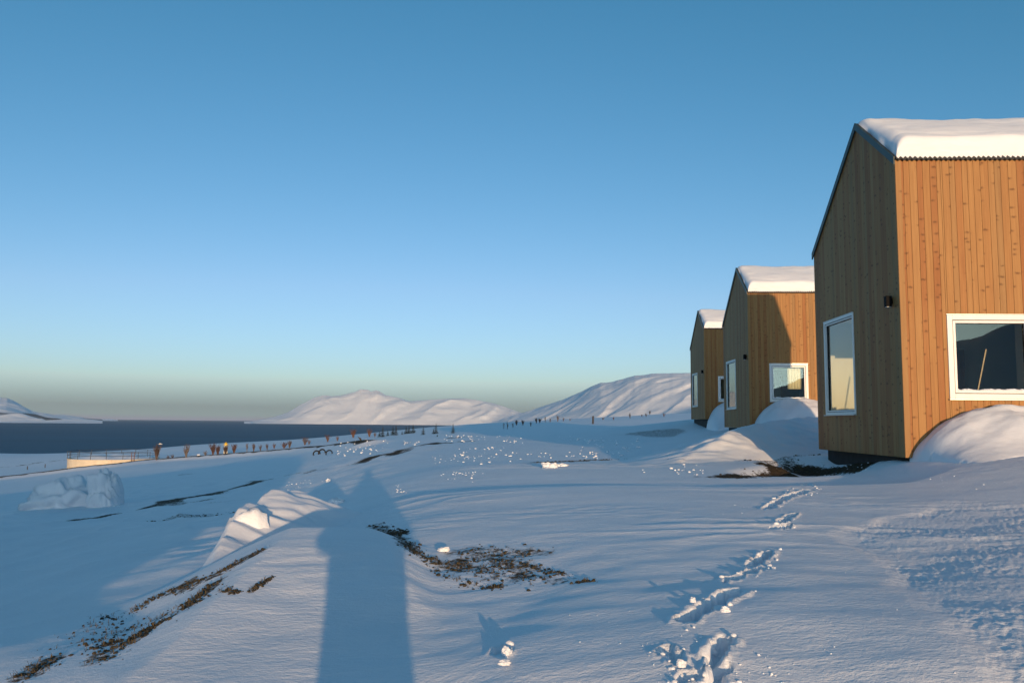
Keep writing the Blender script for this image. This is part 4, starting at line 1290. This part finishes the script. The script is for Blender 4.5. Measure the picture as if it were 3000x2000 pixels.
gm = MB(); rg_ = random.Random(5)
GR = []
for poly, w_, s_ in SOILW:
    if np.hypot(*poly[0]) < 13 and s_ > 0.45:
        for i in range(int(11 * len(poly) * min(1, w_ / 0.12))):
            j = rg_.randrange(len(poly) - 1); t = rg_.random(); a, b = poly[j], poly[j + 1]
            GR.append((a[0] + (b[0] - a[0]) * t + rg_.gauss(0, w_ * 0.4), a[1] + (b[1] - a[1]) * t + rg_.gauss(0, w_ * 0.4)))
GR = np.array(GR); gzz, gsl = ground_full(GR[:, 0].copy(), GR[:, 1].copy())
for (x, y), z, so_ in zip(GR, gzz, gsl):
    if so_ < 0.2: continue
    for q_ in range(3):
        a = rg_.gauss(2.2, 1.2); l = rg_.uniform(0.012, 0.04); ln = rg_.uniform(0.4, 1.1)
        dx, dy = math.cos(a) * l * ln, math.sin(a) * l * ln
        wx_, wy_ = -math.sin(a) * 0.0016, math.cos(a) * 0.0016
        mx_ = (x + dx * 0.5, y + dy * 0.5, z + l * 0.6); tp = (x + dx, y + dy, z + l * (0.85 if ln < .8 else .6))
        gm.quad((x - wx_, y - wy_, z - 0.01), (x + wx_, y + wy_, z - 0.01), (mx_[0] + wx_, mx_[1] + wy_, mx_[2]), (mx_[0] - wx_, mx_[1] - wy_, mx_[2]))
        gm.tri((mx_[0] - wx_, mx_[1] - wy_, mx_[2]), (mx_[0] + wx_, mx_[1] + wy_, mx_[2]), tp)
o = gm.build('dry_grass', M['grass']); setp(o, 'short dry grass stems in the bare earth patches', 'grass', None, 'stuff')

# ------------------------------------------------------------------ water tank
TC = at(334, 1345, 133.0); RT = 120 / 2432 * 133.0
zt = at(334, 1347, 133.0 - RT)[2]
root = empty('water_tank', (TC[0], TC[1], zt - 4.2))
setp(root, 'round cream tank with rust streaks and a railing, left beyond the road edge', 'tank')
m = MB(); m.lathe([(RT, 0), (RT, 4.08), (RT + 0.08, 4.08), (RT + 0.08, 4.2), (RT - 0.3, 4.2), (RT - 0.3, 4.1), (0.1, 4.1)], 72)
fix_normals(m.build('tank_wall', M['tank'], root, smooth=False))
v, f = [], []
n_r, n_a = 16, 48
for i in range(n_r + 1):
    for k in range(n_a):
        r = (RT - 0.32) * i / n_r; a = 2 * math.pi * k / n_a
        x, y = r * math.cos(a), r * math.sin(a)
        v.append((x, y, 4.12 + 0.75 * (1 - (i / n_r) ** 2) * (0.9 + 0.5 * float(perlin(np.array(x * .35), np.array(y * .35), 6)))))
for i in range(n_r):
    for k in range(n_a): f.append((i * n_a + k, i * n_a + (k + 1) % n_a, (i + 1) * n_a + (k + 1) % n_a, (i + 1) * n_a + k))
mesh_np('snow_top', v, f, M['snow'], root, smooth=True)
rl = MB()
NP = 18
for hz in (0.55, 1.12):
    pts_ = [(RT * math.cos(2 * math.pi * k / 48), RT * math.sin(2 * math.pi * k / 48), 4.2 + hz) for k in range(49)]
    rl.tube(pts_, 0.035, 5)
railing = fix_normals(rl.build('railing', M['rail'], root))
for k in range(NP):
    a = 2 * math.pi * (k + 0.3) / NP
    m = MB(); m.tube([(RT * math.cos(a), RT * math.sin(a), 4.2), (RT * math.cos(a), RT * math.sin(a), 5.36)], 0.045, 5)
    m.build('railing_post', M['rail'], railing)
a = math.radians(-42)
m = MB()
for da in (-0.03, 0.03):
    m.tube([((RT + 0.2) * math.cos(a + da), (RT + 0.2) * math.sin(a + da), 0.3), ((RT + 0.2) * math.cos(a + da), (RT + 0.2) * math.sin(a + da), 5.3)], 0.05, 5)
for i in range(14):
    z_ = 0.5 + i * 0.3
    m.tube([((RT + 0.2) * math.cos(a - .03), (RT + 0.2) * math.sin(a - .03), z_), ((RT + 0.2) * math.cos(a + .03), (RT + 0.2) * math.sin(a + .03), z_)], 0.02, 4)
m.build('ladder', M['rust'], root)


# ------------------------------------------------------------------ plants, posts and small far things
def scale_at(px, py):
    p = hit(px, py); return p, p[1] / F


def shrub_mesh(h, wd, n, mat, seed, up=0.8):
    r = random.Random(seed); m = MB()
    for i in range(n):
        a = r.uniform(0, 6.28); sp_ = r.uniform(0.1, 1) * wd / 2; hh_ = h * r.uniform(0.6, 1.0)
        x, y = math.cos(a) * sp_, math.sin(a) * sp_
        mid = (x * 0.4 + r.uniform(-.05, .05) * wd, y * 0.4, hh_ * 0.5); tip = (x, y, hh_)
        t = h * 0.010 + 0.010
        m.tube([(x * 0.08, y * 0.08, -0.05), mid, tip], [t, t * 0.7, t * 0.3], 4)
        for b in range(4):
            u = r.uniform(0.35, 0.95); bx, by, bz = x * u, y * u, hh_ * u
            aa = r.uniform(0, 6.28); l = h * r.uniform(0.12, 0.28)
            m.tube([(bx, by, bz), (bx + math.cos(aa) * l * 0.45, by + math.sin(aa) * l * 0.45, bz + l * up)], [t * 0.5, t * 0.25], 3)
    return m


SHR = [  # px, base py, height px, width px, twigs, colour, label
    (458, 1352, 44, 26, 22, 'twigbrown', 'bare purplish bush growing against the right end of the tank'),
    (492, 1347, 13, 12, 12, 'twigbrown', 'low bush, left one of a close pair right of the tank'),
    (505, 1346, 14, 12, 12, 'twigbrown', 'low bush, right one of a close pair right of the tank'),
    (545, 1345, 36, 28, 18, 'twiggrey', 'slender bare grey tree standing alone left of the dark shed'),
    (602, 1339, 14, 16, 12, 'twiggrey', 'low grey bush just right of the dark shed'),
    (624, 1336, 34, 24, 34, 'twigred', 'dense rusty red bush left of the cream beacon'),
    (638, 1335, 30, 16, 24, 'twigred', 'narrow rusty red bush touching the left side of the cream beacon'),
    (660, 1331, 26, 16, 20, 'twigbrown', 'dark brown bush just right of the cream beacon'),
    (685, 1328, 26, 18, 24, 'twigred', 'reddish bush second to the right of the cream beacon'),
    (723, 1324, 26, 8, 8, 'twiggrey', 'very thin upright sapling right of the reddish bushes'),
    (743, 1322, 22, 11, 18, 'twigbrown', 'compact brown bush right of the thin sapling'),
    (763, 1320, 17, 12, 10, 'twigbrown', 'sparse pale bush between two brown bushes'),
    (783, 1317, 16, 14, 14, 'twigbrown', 'rounded brown bush at the road edge, mid shore'),
    (803, 1313, 14, 12, 14, 'twigred', 'low reddish bush left of the wide pair on the shore'),
    (832, 1312, 17, 24, 22, 'twigred', 'wide reddish bush on the slope left of the black hoops'),
    (848, 1311, 20, 16, 20, 'twigbrown', 'brown bush above and left of the black hoops'),
    (893, 1303, 22, 26, 18, 'twigbrown', 'loose brown bush on the shoreline above the black hoops'),
    (905, 1302, 14, 14, 12, 'twigbrown', 'small bush beside the loose brown shoreline bush'),
    (960, 1294, 20, 24, 18, 'twigred', 'reddish shoreline bush right of the black hoops'),
    (988, 1292, 14, 12, 14, 'twigred', 'small dark reddish bush between two larger shoreline bushes'),
    (1035, 1283, 24, 24, 24, 'twigred', 'orange brown bush left of the leaning stick'),
    (1082, 1280, 22, 20, 16, 'twigred', 'thin reddish bush left of the spruces'),
    (1098, 1280, 12, 10, 14, 'twigbrown', 'low brown bush touching the first spruce'),
    (1476, 1255, 18, 9, 5, 'twigbrown', 'spindly sapling nearest the blue shaded field'),
    (1486, 1256, 20, 7, 5, 'twigbrown', 'tall spindly sapling at the edge of the blue shaded field'),
    (1503, 1252, 14, 7, 5, 'twigbrown', 'short spindly sapling left of the red bushes'),
    (1513, 1247, 14, 11, 26, 'twigred', 'dark red bush, leftmost of the red row under the right mountain'),
    (1532, 1247, 14, 11, 22, 'twigred', 'reddish bush, second of the red row under the right mountain'),
    (1555, 1249, 12, 9, 10, 'twiggrey', 'grey leaning bush in the row under the right mountain'),
    (1571, 1242, 14, 9, 26, 'twigred', 'red bush, left half of a touching pair under the right mountain'),
    (1581, 1241, 13, 11, 26, 'twigred', 'red bush, right half of a touching pair under the right mountain'),
    (1597, 1239, 15, 5, 8, 'twigred', 'narrow upright red sapling right of the touching pair'),
    (1612, 1238, 10, 8, 8, 'twigbrown', 'faint low bush right of the narrow red sapling'),
    (1634, 1235, 18, 12, 10, 'twigbrown', 'sparse tall bush midway to the dark post'),
    (1650, 1234, 10, 10, 10, 'twigbrown', 'low bush left of the dark post'),
    (1670, 1233, 7, 14, 10, 'twigbrown', 'flat tuft of stalks left of the dark post'),
    (1766, 1231, 8, 14, 10, 'twigbrown', 'pale tuft just right of the dark post'),
    (1797, 1232, 8, 8, 12, 'twigred', 'small red tuft right of the dark post'),
    (1846, 1227, 16, 7, 10, 'post', 'dark leaning stalk left of the three dark tufts'),
    (1880, 1219, 7, 6, 12, 'post', 'tiny dark tuft, left of three near the farthest cabin'),
    (1893, 1219, 10, 8, 14, 'post', 'dark tuft, middle of three near the farthest cabin'),
    (1904, 1215, 12, 8, 14, 'post', 'dark tuft, right of three near the farthest cabin'),
    (1945, 1219, 10, 10, 12, 'twigred', 'reddish tuft closest to the farthest cabin'),
]
for i, (px, py, hp, wp, n, mat, lab) in enumerate(SHR):
    p, s = scale_at(px, py)
    root = empty('bare_shrub', (p[0], p[1], ground_full(np.array([p[0]]), np.array([p[1]]))[0][0]))
    setp(root, lab, 'bush', 'bare shrubs along the field edge')
    shrub_mesh(hp * s * 1.1, wp * s * 1.1, int(n * 1.7), M[mat], 100 + i).build('branches', M[mat], root)


def spruce(px, py, hp, lab, seed, wr=0.36):
    p, s = scale_at(px, py); h = hp * s; r = random.Random(seed)
    root = empty('spruce_tree', (p[0], p[1], gz(p[0], p[1])))
    setp(root, lab, 'spruce', 'young spruces on the shore slope')
    m = MB(); m.tube([(0, 0, -0.1), (0.01 * h, 0, h * 0.5), (0, 0, h)], [h * 0.022, h * 0.014, h * 0.003], 6); m.build('trunk', M['bark'], root)
    m = MB()
    z = h * 0.06
    while z < h * 0.98:
        f_ = 1 - z / h
        R = h * wr * (0.10 + 0.9 * f_) * r.uniform(0.75, 1.1)
        nb = max(4, int(5 + 7 * f_))
        a0 = r.uniform(0, 6.28)
        for b in range(nb):
            a = a0 + 2 * math.pi * b / nb + r.uniform(-.25, .25); l = R * r.uniform(0.65, 1.1)
            ca, sa = math.cos(a), math.sin(a)
            for q_ in range(5):
                u = 0.15 + 0.85 * q_ / 5; px_, py_ = ca * l * u, sa * l * u; pz = z - l * 0.28 * u + r.uniform(-.02, .02) * h
                ww = l * 0.22 * (1.1 - u * 0.6)
                for sgn in (-1, 1):
                    tip = (px_ + ca * l * 0.16 - sa * ww * sgn, py_ + sa * l * 0.16 + ca * ww * sgn, pz - l * r.uniform(0.02, 0.16))
                    m.tri((px_, py_, pz + h * 0.008), (px_ + ca * l * 0.22, py_ + sa * l * 0.22, pz - l * 0.03), tip)
        z += h * (0.045 + 0.03 * f_)
    m.build('crown', M['needles'], root)


SPR = [(1112, 1279, 16, 'small spruce at the left end of the spruce row'), (1121, 1279, 27, 'tall dark spruce second from the left of the row'), (1136, 1276, 15, 'short spruce between two taller ones on the left'),
       (1151, 1274, 23, 'left of two joined spruces in the row'), (1160, 1274, 26, 'right of two joined spruces in the row'), (1178, 1272, 9, 'tiny spruce in the gap of the row'), (1190, 1270, 19, 'slim spruce right of the gap'),
       (1198, 1269, 20, 'slim spruce standing close beside another right of the gap'), (1210, 1268, 22, 'narrow spruce at the right end of the close row'), (1240, 1274, 22, 'sparse spruce standing alone left of the tallest one'),
       (1270, 1271, 15, 'small spruce leaning on the left of the tallest one'), (1277, 1271, 28, 'tallest dark spruce against the sea tip'), (1281, 1278, 7, 'tiny spruce below the tallest one'), (1327, 1269, 25, 'lone cone shaped spruce, farthest right')]
for i, (px, py, hp, lab) in enumerate(SPR): spruce(px, py, hp * 1.15, lab, 300 + i, 0.42 if hp < 24 else 0.34)

p, s = scale_at(1737, 1241)
m = MB(); m.tube([(0, 0, -0.2), (0.02, 0, 22 * s)], [0.12, 0.11], 8); m.tube([(0.02, 0, 22 * s - 0.1), (0.02, 0, 22 * s + 0.03)], [0.14, 0.10], 8)
o = m.build('wooden_post', M['post']); o.location = (p[0], p[1], gz(p[0], p[1])); setp(o, 'short dark post standing alone in the shaded field', 'post')
p, s = scale_at(1060, 1291)
m = MB(); m.tube([(0, 0, -0.1), (-0.22, 0, 6 * s), (-0.5, 0, 12 * s)], [0.1, 0.14, 0.05], 6)
o = m.build('leaning_stick', M['post']); o.location = (p[0], p[1], gz(p[0], p[1])); setp(o, 'dark leaning stick in the snow left of the spruces', 'stick')
for i, (px, py, hp) in enumerate(((80, 1374, 9), (132, 1368, 9))):
    p, s = scale_at(px, py)
    m = MB(); m.tube([(0, 0, -0.2), (0, 0, hp * s)], [0.08, 0.07], 6)
    o = m.build('marker_post', M['post']); o.location = (p[0], p[1], gz(p[0], p[1]))
    setp(o, ('left of two faint posts in the snow left of the tank', 'right of two faint posts, the one nearer the tank')[i], 'post', 'faint marker posts')

# black hoops half buried
for i, (px, py, w_, lab) in enumerate(((928, 1332, 20, 'leftmost black hoop standing half buried in snow'), (943, 1329, 22, 'middle black hoop tilted behind the leftmost one'), (964, 1330, 19, 'rightmost black hoop, set apart from the other two'))):
    p, s = scale_at(px, py); R_ = w_ * s / 2
    m = MB(); m.tube([(R_ * math.cos(t), 0.25 * R_ * math.sin(t), R_ * math.sin(t) * 1.0) for t in np.linspace(-0.5, math.pi + 0.5, 19)], R_ * 0.2, 8)
    o = m.build('half_buried_tyre', M['rubber']); o.location = (p[0], p[1], gz(p[0], p[1]) + 0.05); o.rotation_euler = (0, 0, (0.5, -0.3, -0.2)[i])
    setp(o, lab, 'tyre', 'black hoops in the snow')

# cream beacon with a yellow top
p, s = scale_at(650, 1334)
root = empty('beacon', (p[0] - 0.5, p[1] + 3, gz(p[0], p[1]) - 0.2)); setp(root, 'small cream beacon tower with a yellow top among the bushes', 'beacon')
h = 40 * s
m = MB(); m.lathe([(0.34, 0), (0.30, h * 0.5), (0.24, h * 0.82)], 10); fix_normals(m.build('tower', M['cream'], root, smooth=True))
m = MB(); m.lathe([(0.45, h * 0.82), (0.45, h * 0.85), (0.2, h * 0.85), (0.2, h * 0.93), (0.36, h * 0.93), (0.08, h), (0.02, h * 1.04)], 10); fix_normals(m.build('lantern', M['yellow'], root))
# dark shed with a snowy side
p, s = scale_at(581, 1341)
root = empty('small_shed', (p[0], p[1], gz(p[0], p[1]) - 0.05), 0.5); setp(root, 'tiny dark shed with snow on its roof beside the road edge', 'shed')
b = 9 * s
m = MB(); m.box(-b * .35, b * .35, -b * .3, b * .3, 0, b * .8); m.build('body', M['post'], root)
m = MB()
m.hexa([(-b * .42, -b * .4, b * .8), (b * .42, -b * .4, b * .8), (b * .42, b * .4, b * .8), (-b * .42, b * .4, b * .8), (-b * .42, -b * .04, b * 1.25), (b * .42, -b * .04, b * 1.25), (b * .42, b * .04, b * 1.25), (-b * .42, b * .04, b * 1.25)])
m.build('roof', M['snow'], root)
# little white boat on the water
p = at(470, 1301, 1.0); k = SEA / p[2]; p = p * k
root = empty('small_boat', (p[0], p[1], SEA)); setp(root, 'small white boat on the water above the tank bush', 'boat')
L_ = 10 / F * p[1]
v, f = [], []
for i in range(9):
    u = -1 + 2 * i / 8; wd = 0.16 * L_ * (1 - max(0, u) ** 2.5); z1 = 0.13 * L_ * (1 + 0.35 * u * u)
    v += [(u * L_ / 2, -wd, z1), (u * L_ / 2, -wd * 0.6, -0.1), (u * L_ / 2, wd * 0.6, -0.1), (u * L_ / 2, wd, z1)]
for i in range(8):
    for k in range(4): f.append((i * 4 + k, i * 4 + (k + 1) % 4, i * 4 + 4 + (k + 1) % 4, i * 4 + 4 + k))
f += [(0, 1, 2, 3), (35, 34, 33, 32)]
fix_normals(mesh_np('hull', v, f, M['whiteboat'], root))
m = MB(); m.box(-L_ * .28, L_ * .1, -L_ * .1, L_ * .1, L_ * .13, L_ * .3); m.build('wheelhouse', M['whiteboat'], root, bevel=0.1)

# ------------------------------------------------------------------ the photographer, whose shadow lies on the ridge
def skin_body(name, joints, edges, radii, mat, parent, root_i=0):
    me = bpy.data.meshes.new(name); me.from_pydata(joints, edges, [])
    me.materials.append(mat)
    o = bpy.data.objects.new(name, me); COL.objects.link(o); o.parent = parent
    md = o.modifiers.new('skin', 'SKIN'); md.use_smooth_shade = True
    for i, r in enumerate(radii):
        sv_ = me.skin_vertices[0].data[i]; sv_.radius = (r, r * 0.8) if not isinstance(r, tuple) else r
        sv_.use_root = (i == root_i)
    o.modifiers.new('subdivision', 'SUBSURF').levels = 1
    o.modifiers['subdivision'].render_levels = 1
    return o


zf = gz(-0.05, -0.32)
per = empty('person', (0.07, -0.34, zf))
setp(per, 'person in a long dark hooded coat photographing, whose shadow crosses the snow ridge', 'person')
E = -zf  # eye height above the feet
jt = [(0, 0, E - 0.72), (0, 0, E - 0.48), (0, 0, E - 0.27), (0, 0.0, E - 0.16), (0, 0.02, E - 0.02), (0, 0.0, E + 0.08),
      (0.19, 0, E - 0.30), (0.31, 0.10, E - 0.50), (0.11, 0.24, E - 0.08), (-0.19, 0, E - 0.30), (-0.31, 0.10, E - 0.50), (-0.11, 0.24, E - 0.08),
      (0.12, 0, E - 0.80), (0.14, 0.02, 0.48), (0.15, 0, 0.08), (0.15, 0.13, 0.05), (-0.12, 0, E - 0.80), (-0.14, 0.02, 0.48), (-0.15, 0, 0.08), (-0.15, 0.13, 0.05)]
ed = [(0, 1), (1, 2), (2, 3), (3, 4), (4, 5), (2, 6), (6, 7), (7, 8), (2, 9), (9, 10), (10, 11), (0, 12), (12, 13), (13, 14), (14, 15), (0, 16), (16, 17), (17, 18), (18, 19)]
ra = [.17, .17, .15, .07, .09, .085, .075, .06, .045, .075, .06, .045, .11, .085, .06, .05, .11, .085, .06, .05]
skin_body('body', jt, ed, ra, M['skin'], per)
# long quilted coat: lathe round the torso, widening to the hem
m = MB(); prof = [(.225, .30), (.235, .55), (.265, .85), (.30, E - .58), (.30, E - .42), (.25, E - .27), (.10, E - .18)]
b = []
m.lathe([(r, z) for r, z in prof], 28)
co = m.build('coat', M['coat'], per, smooth=True); co.scale = (1, 0.7, 1)
m = MB()
for sg in (-1, 1):
    m.tube([(sg * .18, 0, E - .30), (sg * .30, .07, E - .42), (sg * .36, .11, E - .54), (sg * .26, .18, E - .32), (sg * .13, .23, E - .12)], [.10, .10, .09, .075, .06], 10)
m.build('sleeves', M['coat'], per, smooth=True)
m = MB(); m.lathe([(.08, E - .18), (.11, E - .08), (.118, E + .02), (.10, E + .12), (.04, E + .17)], 18)
m.build('hood', M['coat'], per, smooth=True)
m = MB(); m.box(-.075, .075, .2, .28, E - .05, E + .05)
camo = m.build('photo_camera', M['black']); camo.location = (0.07, -0.34, zf)
setp(camo, 'black camera held up to the face of the person in the long coat', 'camera')
